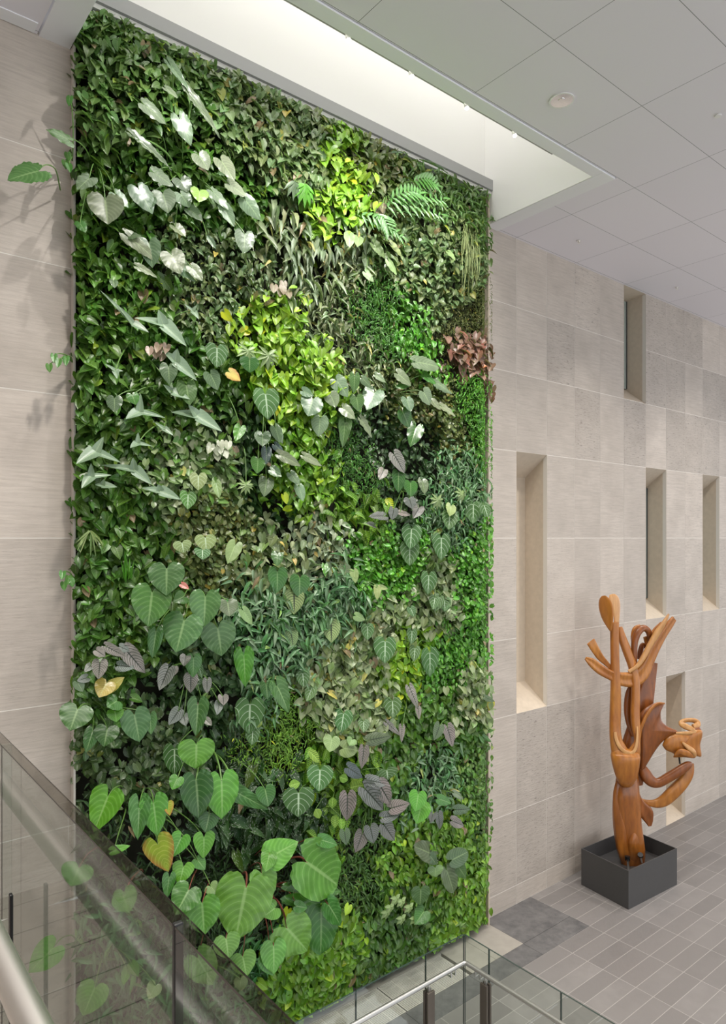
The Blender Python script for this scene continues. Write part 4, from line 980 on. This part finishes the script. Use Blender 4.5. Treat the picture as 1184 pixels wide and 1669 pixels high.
set_('striped_heart_leaf', 'big silvery heart leaf with dark stripes overlapping the lime yellow patch', 'anthurium', (3,1080,640), [(3,1095,668,1112,800,150,dict(mat='paleveins', colk='vein', depth=5.5)),(3,1080,880,1080,945,90),(3,1150,850,1175,925,66),(3,1055,1020,1050,1090,82,dict(colk='mid')),(3,1100,965,1100,1040,58,dict(colk='blue')),(3,1130,1070,1180,1090,60),(3,1100,1130,1090,1210,86)], mat='ribbed', colk='greyd')
set_('pale_heart_vine', 'soft green veined leaves on a vine above the olive patch at left', 'philodendron', (3,700,1180), [(3,735,1105,735,1178,95),(3,830,1145,848,1222,52),(3,680,1205,678,1282,92,dict(colk='mid'))], mat='paleveins', colk='pale')
e, p = plant('fingered_philodendron', 'pale fingered leaves in the lime yellow patch above centre', 'philodendron', (3,1050,440))
finger_leaf(e, p, 3,1000,430,80,9,-30,210,'pale',.3); finger_leaf(e, p, 3,1110,455,90,9,-40,220,'pale',.3); finger_leaf(e, p, 3,990,1150,60,9,-40,220,'pale',.3)
set_('elephant_ear', 'cluster of broad pale grey leaves fanning out right of the centre line', 'elephant ear', (4,630,300), [
 (4,230,300,205,388,130),(4,360,200,425,282,110),(4,455,175,452,262,60,dict(colk='vein')),(4,560,265,520,355,118),(4,325,275,355,342,92),(4,395,350,462,402,80),(4,465,290,478,362,80,dict(colk='vein')),(4,270,405,262,495,98),
 (4,402,430,394,556,76,dict(mat='ribbed', colk='vein', shape='long')),(4,492,412,558,502,58),(4,690,165,765,222,85),(4,570,170,625,208,46),(4,790,100,918,118,90,dict(shape='round')),(4,895,212,988,264,60),(4,825,262,865,330,92),(4,735,300,757,365,80),
 (4,872,310,918,356,50),(4,925,340,1002,388,54),(4,715,370,755,452,90,dict(colk='deep')),(4,785,450,758,545,92,dict(colk='deep')),(4,180,255,235,280,60),(4,500,190,550,235,60,dict(colk='greyd')),(4,830,170,895,215,60,dict(colk='mid')),(4,675,235,760,215,40,dict(colk='mid',shape='lance'))], mat='ribbed', colk='grey', red=False)
set_('elephant_ear', 'small group of pale leaves on thin stalks just below the centre', 'elephant ear', (4,60,760), [(4,60,600,178,652,70),(4,190,605,284,656,52),(4,30,455,72,535,62),(4,30,545,80,590,56,dict(colk='blue')),(4,115,700,162,758,58),(4,158,770,180,845,62),(4,10,680,66,712,60)], mat='ribbed', colk='grey')
set_('dark_alocasia', 'dark quilted leaves with silver marks in the hollow right of centre', 'alocasia', (4,700,790), [(4,670,600,728,695,82,dict(mat='darkveins', colk='silver')),(4,610,680,590,725,56,dict(mat='darkveins', colk='silver')),(4,750,835,765,885,76),(4,800,880,770,935,64),(4,665,890,655,945,60),(4,700,905,760,915,40,dict(mat='darkveins', colk='silver')),
 (4,755,750,760,818,88,dict(mat='ribbed', colk='mid')),(4,818,740,835,805,64,dict(mat='ribbed', colk='greyd')),(4,690,700,690,800,80,dict(mat='ribbed', colk='deep')),(4,610,925,540,920,56),(4,560,975,520,960,40)], mat='darkveins', colk='purple')
set_('velvet_anthurium', 'two overlapping dark hearts with white veins, right of centre', 'anthurium', (4,740,1020), [(4,760,995,755,1102,112),(4,750,1085,752,1192,112)], mat='paleveins', colk='vein', ribs=5)
set_('velvet_anthurium', 'single heart leaf with white veins above the cream edged ivy', 'anthurium', (4,930,1060), [(4,920,1045,922,1160,104)], mat='paleveins', colk='vein', ribs=5)
set_('velvet_anthurium', 'white veined hearts at the right edge with one over the stone', 'anthurium', (4,1080,900), [(4,1092,865,1092,965,112),(4,1150,868,1172,932,72,dict(depth=5.5)),(4,965,920,962,995,92),(4,972,872,968,922,64,dict(mat='plain', colk='pale'))], mat='paleveins', colk='vein', ribs=5)
set_('velvet_anthurium', 'round white veined heart at the right side below the cream edged ivy', 'anthurium', (4,860,1260), [(4,852,1245,852,1345,104),(4,885,1365,878,1425,66),(4,938,1378,938,1440,76)], mat='paleveins', colk='vein', ribs=5)
e, p = plant('fingered_philodendron', 'two fingered leaves on the right beside the silvery fern', 'philodendron', (4,960,820)); finger_leaf(e, p, 4,1030,800,60,9,-40,220,'pale',.32); finger_leaf(e, p, 4,900,835,62,9,-40,220,'pale',.32)
set_('ribbed_anthurium', 'dark glossy green ribbed leaves left of the silvery fern in the centre', 'anthurium', (4,100,1250), [(4,40,1225,42,1335,112,dict(colk='mid')),(4,160,1262,162,1362,118),(4,130,1345,132,1450,112,dict(mat='darkveins', colk='pale')),(4,40,1130,40,1190,70),(4,400,1200,412,1272,80,dict(colk='greyd')),(4,450,1222,462,1284,50,dict(colk='pale',mat='plain')),(4,295,1190,300,1245,40,dict(colk='fresh')),(4,575,1310,578,1375,44,dict(colk='pale')),(4,590,1305,635,1315,30,dict(colk='pale'))], mat='ribbed', colk='deep')
set_('ribbed_philodendron', 'group of big round ribbed hearts at mid height in the left half', 'philodendron', (5,720,370), [
 (5,598,222,596,362,192),(5,520,348,498,530,210,dict(colk='mid')),(5,805,372,798,530,168),(5,925,400,936,474,112,dict(colk='greyd')),(5,692,500,648,668,212),(5,872,540,896,690,190),(5,1010,448,1062,522,60,dict(colk='pale')),(5,690,370,640,392,80,dict(colk='deep')),(5,540,560,520,700,80,dict(colk='deep'))], mat='ribbed', colk='ribbed', depth=5.45, ribs=12)
set_('pale_heart_vine', 'pale yellowish hearts above the big ribbed leaves, one lone leaf upright', 'philodendron', (5,760,150), [(5,805,55,812,126,120),(5,680,82,690,134,100),(5,965,95,925,192,84,dict(colk='pale', mat='plain', ribs=0)),(5,790,120,790,170,90,dict(colk='deep'))], mat='paleveins', colk='pale')
e, p = plant('flamingo_flower', 'small pink flower head beside the big ribbed hearts', 'flower', (5,720,300)); big_leaf(e, p, 5,680,305,718,328,36, mat='plain', colk='silver', ribs=0)
e.children[0].data.color_attributes['Col'].data.foreach_set('color', np.tile([.62,.16,.14,1], len(e.children[0].data.vertices)).astype(np.float32))
set_('lacquered_heart_plant', 'broad shiny heart overhanging the stone on the left edge, lower half', 'philodendron', (5,200,990), [(5,120,975,78,1088,178,dict(depth=5.5)),(5,425,1005,455,1152,160),(5,280,1080,262,1172,130,dict(colk='deep')),(5,200,1095,165,1205,80,dict(colk='deep')),(5,320,985,330,1040,90,dict(colk='fresh')),(5,510,1010,515,1110,70,dict(colk='mid')),(5,330,930,280,960,100,dict(colk='mid'))], mat='ribbed', colk='ribbed')
set_('yellowing_leaf_plant', 'folded yellowing leaf standing out at the lower left', 'philodendron', (5,300,900), [(5,275,835,235,908,110,dict(shape='heart')),(5,290,860,368,800,70)], mat='ribbed', colk='yellow')
set_('silver_alocasia', 'silver leaves with black veins near the left edge in the lower half', 'alocasia', (5,330,700), [(5,280,640,380,692,56),(5,385,662,486,782,92),(5,345,740,425,748,66),(5,240,725,232,812,84),(5,225,660,270,690,54),(5,350,640,400,660,50),(5,190,740,160,770,44),(5,170,805,120,820,50),(5,120,830,150,880,60,dict(mat='ribbed',colk='greyd'))], mat='darkveins', colk='silver')
set_('silver_alocasia', 'dark veined silver leaves below the group of big ribbed hearts', 'alocasia', (5,700,760), [(5,605,762,558,872,84),(5,728,798,726,886,78),(5,742,700,740,805,90,dict(mat='ribbed', colk='mid')),(5,700,690,690,740,60),(5,640,750,640,790,44),(5,770,740,790,810,40,dict(mat='paleveins',colk='vein')),(5,660,985,610,1055,70),(5,690,1010,700,1062,60),(5,815,820,815,890,50),(5,900,905,905,950,60),(5,880,940,870,1000,50),(5,810,1030,840,1060,40)], mat='darkveins', colk='silver')
set_('glossy_philodendron', 'bright glossy arrow heart beside the blue fern fronds', 'philodendron', (5,940,820), [(5,1012,690,1022,860,112,dict(shape='long', colk='fresh')),(5,765,955,755,1120,118,dict(shape='long', colk='deep'))], mat='ribbed', depth=5.5)
set_('velvet_anthurium', 'large dark velvety leaves with pale veins in the lower left of centre', 'anthurium', (5,1040,900), [(5,1045,950,1040,1110,160),(5,1060,1090,1055,1165,80),(5,640,1190,640,1330,120,dict(colk='deep'))], mat='paleveins', colk='vein', ribs=5)
set_('glossy_philodendron', 'stack of very glossy bright green hearts in the lower left', 'philodendron', (7,760,-60), [
 (7,692,-20,690,112,200,dict(colk='fresh')),(7,690,172,708,384,180,dict(colk='deep')),(7,826,172,836,384,196,dict(colk='fresh')),(7,905,235,1098,336,96,dict(colk='mid', shape='long')),(7,590,160,560,220,80,dict(colk='fresh')),(7,760,360,740,450,110,dict(colk='deep')),(7,1060,220,1080,310,110,dict(colk='deep'))], mat='ribbed', depth=5.4)
set_('drooping_philodendron', 'light green drooping hearts on long stalks at lower left, one yellowing', 'philodendron', (7,400,220), [
 (7,215,262,140,450,178,dict(colk='fresh')),(7,462,298,485,472,156,dict(colk='fresh')),(7,385,300,378,492,118,dict(colk='mid')),(7,486,515,545,668,162,dict(mat='scorched', colk='scorch')),(7,608,482,562,582,110),(7,732,478,732,592,120),(7,622,635,600,732,120),
 (7,250,545,338,520,50),(7,545,695,530,808,74,dict(colk='mid')),(7,770,740,800,780,80,dict(colk='pale')),(7,540,300,550,360,60,dict(colk='scorch', mat='scorched')),(7,700,600,740,650,80,dict(colk='mid'))], mat='ribbed', colk='fresh', depth=5.38, shape='long')
set_('giant_alocasia', 'giant corrugated light green leaves at the bottom of the green wall', 'elephant ear', (8,70,700), [
 (7,958,745,898,1042,310),(7,722,830,735,1005,190),(7,650,760,580,890,160,dict(colk='giantd')),(7,850,1020,868,1132,150),(7,940,1115,962,1225,140),(7,1105,1060,1112,1215,150),
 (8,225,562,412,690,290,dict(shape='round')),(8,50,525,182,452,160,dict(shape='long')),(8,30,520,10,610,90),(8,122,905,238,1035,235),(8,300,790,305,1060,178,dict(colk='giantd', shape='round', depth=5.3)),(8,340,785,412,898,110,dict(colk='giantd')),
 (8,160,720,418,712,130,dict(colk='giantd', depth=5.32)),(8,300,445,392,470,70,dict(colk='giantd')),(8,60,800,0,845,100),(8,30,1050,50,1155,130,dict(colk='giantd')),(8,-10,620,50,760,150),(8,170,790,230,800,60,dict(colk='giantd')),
 (7,700,1125,790,1280,170),(7,60,640,20,740,170),(10,480,650,500,730,90),(7,300,790,330,880,130)], mat='ribbed', colk='giant', depth=5.2, ribs=10, amp=.038, red=True)
set_('corner_philodendron', 'leaves reaching out over the stone, seen through the glass at lower left', 'philodendron', (10,420,860), [
 (10,205,865,110,960,110,dict(depth=5.4)),(10,365,1020,320,1128,120,dict(depth=5.4)),(10,510,930,535,975,40),(10,490,950,475,1010,36),(10,600,1010,575,1060,60,dict(colk='pale')),(10,930,985,935,1030,52,dict(colk='pale')),(7,930,1240,925,1300,74,dict(colk='pale'))], mat='ribbed', colk='fresh', depth=5.55)
# lower centre and right
set_('velvet_anthurium', 'largest white veined heart in the lower centre beside cream ivy', 'anthurium', (6,620,360), [(6,602,340,602,452,128)], mat='paleveins', colk='vein', ribs=5)
set_('velvet_anthurium', 'white veined hearts hanging over the bright lime leaves at lower right', 'anthurium', (6,800,340), [(6,835,400,840,525,104),(6,758,375,752,442,62),(6,742,285,742,350,60),(6,510,262,512,332,78),(6,735,165,755,210,50),(6,885,110,865,175,66),(6,915,115,915,180,66)], mat='paleveins', colk='vein', ribs=5)
set_('velvet_anthurium', 'smaller dark veined leaves scattered in the cream ivy', 'anthurium', (6,170,480), [(6,172,505,178,578,78),(6,220,580,192,650,66),(6,640,650,645,738,100),(6,385,715,372,812,104),(6,490,755,490,812,62),(6,320,245,322,345,100,dict(mat='darkveins',colk='pale')),(6,110,285,125,372,74,dict(mat='darkveins',colk='pale'))], mat='paleveins', colk='vein', ribs=5)
set_('velvet_anthurium', 'two big round white veined hearts left of the dark purple leaves', 'anthurium', (6,240,1090), [(6,262,1010,258,1120,140),(6,150,1130,150,1256,168),(6,610,1010,620,1062,120)], mat='paleveins', colk='vein', ribs=5, depth=5.5)
set_('pale_heart_vine', 'pair of pale green hearts above the white veined hearts near the bottom', 'philodendron', (6,360,840), [(6,325,845,312,914,92),(6,385,895,470,905,92),(6,430,850,415,880,60),(6,450,205,500,225,50)], mat='ribbed', colk='pale')
set_('purple_alocasia', 'cluster of dark purple silver leaves with black ribs near the bottom', 'alocasia', (6,560,1160), [
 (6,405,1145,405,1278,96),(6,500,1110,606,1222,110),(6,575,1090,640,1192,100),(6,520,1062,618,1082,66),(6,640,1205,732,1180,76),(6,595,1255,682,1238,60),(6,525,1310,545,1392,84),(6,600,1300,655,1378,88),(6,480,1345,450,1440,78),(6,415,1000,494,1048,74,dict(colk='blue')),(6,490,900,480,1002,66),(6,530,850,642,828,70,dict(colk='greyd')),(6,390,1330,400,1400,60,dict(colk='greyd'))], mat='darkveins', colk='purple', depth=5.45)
set_('purple_alocasia', 'two dark grey ribbed leaves near the right edge, lower half', 'alocasia', (6,920,760), [(6,885,780,862,850,62,dict(colk='greyd')),(6,928,790,955,888,76)], mat='darkveins', colk='purple')
set_('purple_alocasia', 'two small dark ribbed leaves low on the right side', 'alocasia', (6,930,1270), [(6,975,1215,1052,1212,54,dict(colk='greyd')),(6,955,1275,1020,1300,60),(6,880,1240,890,1320,50),(6,850,1240,840,1285,40)], mat='darkveins', colk='purple')
set_('bright_heart_pair', 'two bright green hearts, one above the other, right of the purple leaves', 'philodendron', (6,780,1150), [(6,775,1135,762,1225,100),(6,790,1190,770,1288,112),(6,885,1160,955,1182,56,dict(colk='mid')),(6,965,1130,1020,1160,36,dict(colk='grey'))], mat='ribbed', colk='fresh', depth=5.55)
set_('silver_spear_plant', 'long narrow silvery leaves hanging below the cream ivy', 'alocasia', (6,700,600), [(6,735,590,778,692,56,dict(shape='long')),(6,690,790,690,865,40,dict(shape='long')),(6,775,690,780,745,36,dict(shape='long')),(6,620,770,690,830,40,dict(shape='long'))], mat='darkveins', colk='silver')
set_('zebra_plant', 'green leaves with dark bars between the white veined and purple leaves', 'calathea', (6,330,1100), [(6,200,905,268,968,54),(6,365,1045,410,1060,46),(6,420,1100,492,1085,56),(6,330,1150,325,1210,46),(6,240,1210,262,1262,46),(6,340,1240,340,1310,44),(6,370,1260,380,1320,40),(6,100,1090,160,1075,50),(6,420,1090,470,1060,40)], mat='zebra', colk='lime', shape='oval', ribs=6, amp=.01) if False else None
e, p = plant('zebra_plant', 'green leaves with dark bars between the white veined and purple leaves', 'calathea', (6,330,1100))
for q in [(200,905,268,968,54),(365,1045,410,1060,46),(420,1100,492,1085,56),(330,1150,325,1210,46),(240,1210,262,1262,46),(340,1240,340,1310,44),(370,1260,380,1320,40),(100,1090,160,1075,50),(420,1090,470,1060,40)]: big_leaf(e, p, 6, *q, shape='oval', mat='zebra', colk='lime', ribs=0)
set_('glossy_alocasia', 'glossy green arrow leaf beside the yellow green feathery fern', 'alocasia', (6,10,560), [(6,40,575,108,712,112,dict(shape='long')),(6,-20,560,-10,640,70,dict(colk='deep'))], mat='ribbed', colk='mid', depth=5.5)
set_('grey_caladium', 'matt grey leaves in the yellow green patch at the bottom right', 'caladium', (8,900,560), [(8,885,522,790,478,104,dict(shape='round')),(8,985,548,1068,506,92,dict(shape='round')),(8,955,605,998,722,100,dict(shape='round')),(8,895,590,900,640,90,dict(colk='pale')),(8,870,530,905,575,60),(8,1020,590,1058,645,70,dict(colk='vein')),(8,820,705,818,790,112,dict(colk='vein')),(8,835,820,790,885,90,dict(colk='mid'))], mat='ribbed', colk='greyd')
e, p = plant('cream_fatsia', 'cream coloured lobed leaves beside the grey leaves at the bottom right', 'ivy', (8,700,780))
for (x, y) in ((690,745),(720,760),(660,790),(760,790),(640,820),(720,850),(790,850)): finger_leaf(e, p, 8,x,y,44,5,-10,190,'pale',.55)
set_('corner_sprig', 'dark sprig with pointed leaves sticking out at the right edge, lower half', 'creeper', (6,1090,800), [(6,1095,810,1172,800,24),(6,1100,820,1168,862,26),(6,1090,830,1120,870,24),(6,1100,800,1150,780,20),(6,1130,632,1176,650,34,dict(mat='darkveins', colk='greyd')),(6,1040,790,1030,830,40,dict(colk='pale')),(6,1060,770,1085,760,24,dict(colk='pale'))], mat='plain', colk='mid', shape='oval', ribs=0) if False else None
e, p = plant('corner_sprig', 'dark sprig with pointed leaves sticking out at the right edge, lower half', 'creeper', (6,1090,800))
for q in [(1095,810,1172,800,24),(1100,820,1168,862,26),(1090,830,1120,870,24),(1100,800,1150,780,20),(1040,790,1030,830,40),(1060,770,1085,760,24)]: big_leaf(e, p, 6, *q, shape='oval', mat='plain', colk='mid', ribs=0, depth=5.7)
big_leaf(e, p, 6, 1125,630,1176,650,36, mat='darkveins', colk='greyd', depth=5.6, stem=True)
for (nm, lb, rx, ry, pts) in (('ivy_sprig', 'tiny ivy sprig on the stone at the left edge above mid height', 118, 590, [(108,588),(96,592),(88,584),(80,600)]), ('ivy_sprig', 'small round leaved sprig on the stone at the left edge, near the lowest joint', 120, 945, [(112,945),(102,938),(104,955),(116,950)]), ('ivy_sprig', 'small sprig above the leaf that leans over the stone at upper left', 118, 262, [(110,255),(106,268),(112,274),(114,163)])):
    e, p = plant(nm, lb, 'ivy', (9, rx, ry))
    for (x, y) in pts: big_leaf(e, p, 9, x, y-5, x-rnd.uniform(-3, 5), y+7, 11, mat='plain', colk='mid', ribs=0, depth=5.75)
e, p = plant('spider_plant', 'tuft of thin yellow green blades on the left edge at mid height', 'grass', (5,180,30))
for i in range(16):
    a = rnd.uniform(-1.0, 1.1); big_leaf(e, p, 5, 185+8*math.sin(i), 15, 190+math.sin(a)*110, 25+math.cos(a)*rnd.uniform(90, 140), 9, shape='lance', mat='plain', colk='pale', ribs=0, depth=5.7, stem=False)
e, p = plant('grass_tuft', 'upright thin grass blades left of the big ribbed hearts', 'grass', (5,380,260))
for i in range(12): x = 360+rnd.uniform(0, 60); big_leaf(e, p, 5, x, 290+rnd.uniform(-20, 20), x+rnd.uniform(-15, 40), 140+rnd.uniform(-20, 60), 9, shape='lance', mat='plain', colk='fresh', ribs=0, depth=5.7, stem=False)
for (c, x, y, n) in ((3, 520, 440, 6), (4, 1050, 80, 7), (2, 600, 545, 3), (3, 850, 960, 7), (2, 70, 960, 5)):
    names = {(3, 520): ('dried_flower_head', 'pinkish dry flower cluster between the arrow shaped leaves', 'flower'), (4, 1050): ('pink_begonia_leaves', 'large pinkish leaves in the burgundy patch on the right edge', 'begonia'),
             (2, 600): ('dry_leaf_cluster', 'withered beige leaves under the palm fronds at top right', 'dry leaf'), (3, 850): ('cream_caladium', 'cream white leaves left of the dark hollow', 'caladium'), (2, 70): ('dry_leaf_cluster', 'small brown withered leaves left of the silvery strap leaves', 'dry leaf')}[(c, x)]
    e, p = plant(names[0], names[1], names[2], (c, x, y))
    for i in range(n):
        a = i*2.4; r = 12*math.sqrt(i); X_, Y_ = x+r*math.cos(a)*2, y+r*math.sin(a)*1.4
        lf = big_leaf(e, p, c, X_, Y_-15, X_+rnd.uniform(-15, 15), Y_+25, 44, mat='plain', colk='silver', ribs=6, depth=5.68, stem=False)
        colr = {'dry_leaf_cluster': (.34,.25,.17,1), 'pink_begonia_leaves': (.42,.20,.17,1), 'dried_flower_head': (.50,.34,.28,1), 'cream_caladium': (.50,.52,.38,1)}[names[0]]
        lf.data.color_attributes['Col'].data.foreach_set('color', np.tile(colr, len(lf.data.vertices)).astype(np.float32))

# ------------------------------------------------------------------ light and camera
w = bpy.data.worlds.new('World'); scene.world = w; w.use_nodes = True
bg = w.node_tree.nodes['Background']; bg.inputs[0].default_value = (.93, .965, 1.0, 1); bg.inputs[1].default_value = 1.75
l = bpy.data.lights.new('shaft_daylight', 'AREA'); l.shape = 'RECTANGLE'; l.size = 5.0; l.size_y = 1.3; l.energy = 52; l.color = (1, .99, .965)
lo = bpy.data.objects.new('shaft_daylight', l); COL.objects.link(lo); lo.location = (4.3, 5.15, 6.55)
# more ceiling downlights of the hall, outside the view
for (x, y) in ((-.7, 2.6), (2.0, 3.83), (2.0, .6), (5.5, .6), (9.0, .6), (9.0, 3.83), (12.5, .6), (12.5, 3.83), (-1.5, .6)):
    l = bpy.data.lights.new('hall_downlight', 'SPOT'); l.energy = 500; l.spot_size = math.radians(125); l.spot_blend = 1; l.color = (1, .95, .88); l.shadow_soft_size = .12
    lo = bpy.data.objects.new('hall_downlight_lamp', l); COL.objects.link(lo); lo.location = (x, y, ZC-.05)
cam = bpy.data.cameras.new('Camera'); cam.sensor_fit = 'HORIZONTAL'; cam.sensor_width = 36; cam.lens = F/1184*36
cam.shift_y = (HY-834.5)/1184; cam.clip_start = .02; cam.clip_end = 100
co = bpy.data.objects.new('Camera', cam); COL.objects.link(co); co.rotation_euler = (PI/2, 0, -math.atan2(SW, CW)); scene.camera = co
vs = scene.view_settings; vs.view_transform = 'Standard'; vs.look = 'None'; vs.gamma = 1; vs.use_curve_mapping = False; vs.exposure = 0.10
scene.cycles.max_bounces = 7; scene.cycles.diffuse_bounces = 4; scene.cycles.transparent_max_bounces = 16; scene.cycles.use_denoising = True
scene.cycles.caustics_reflective = False; scene.cycles.caustics_refractive = False
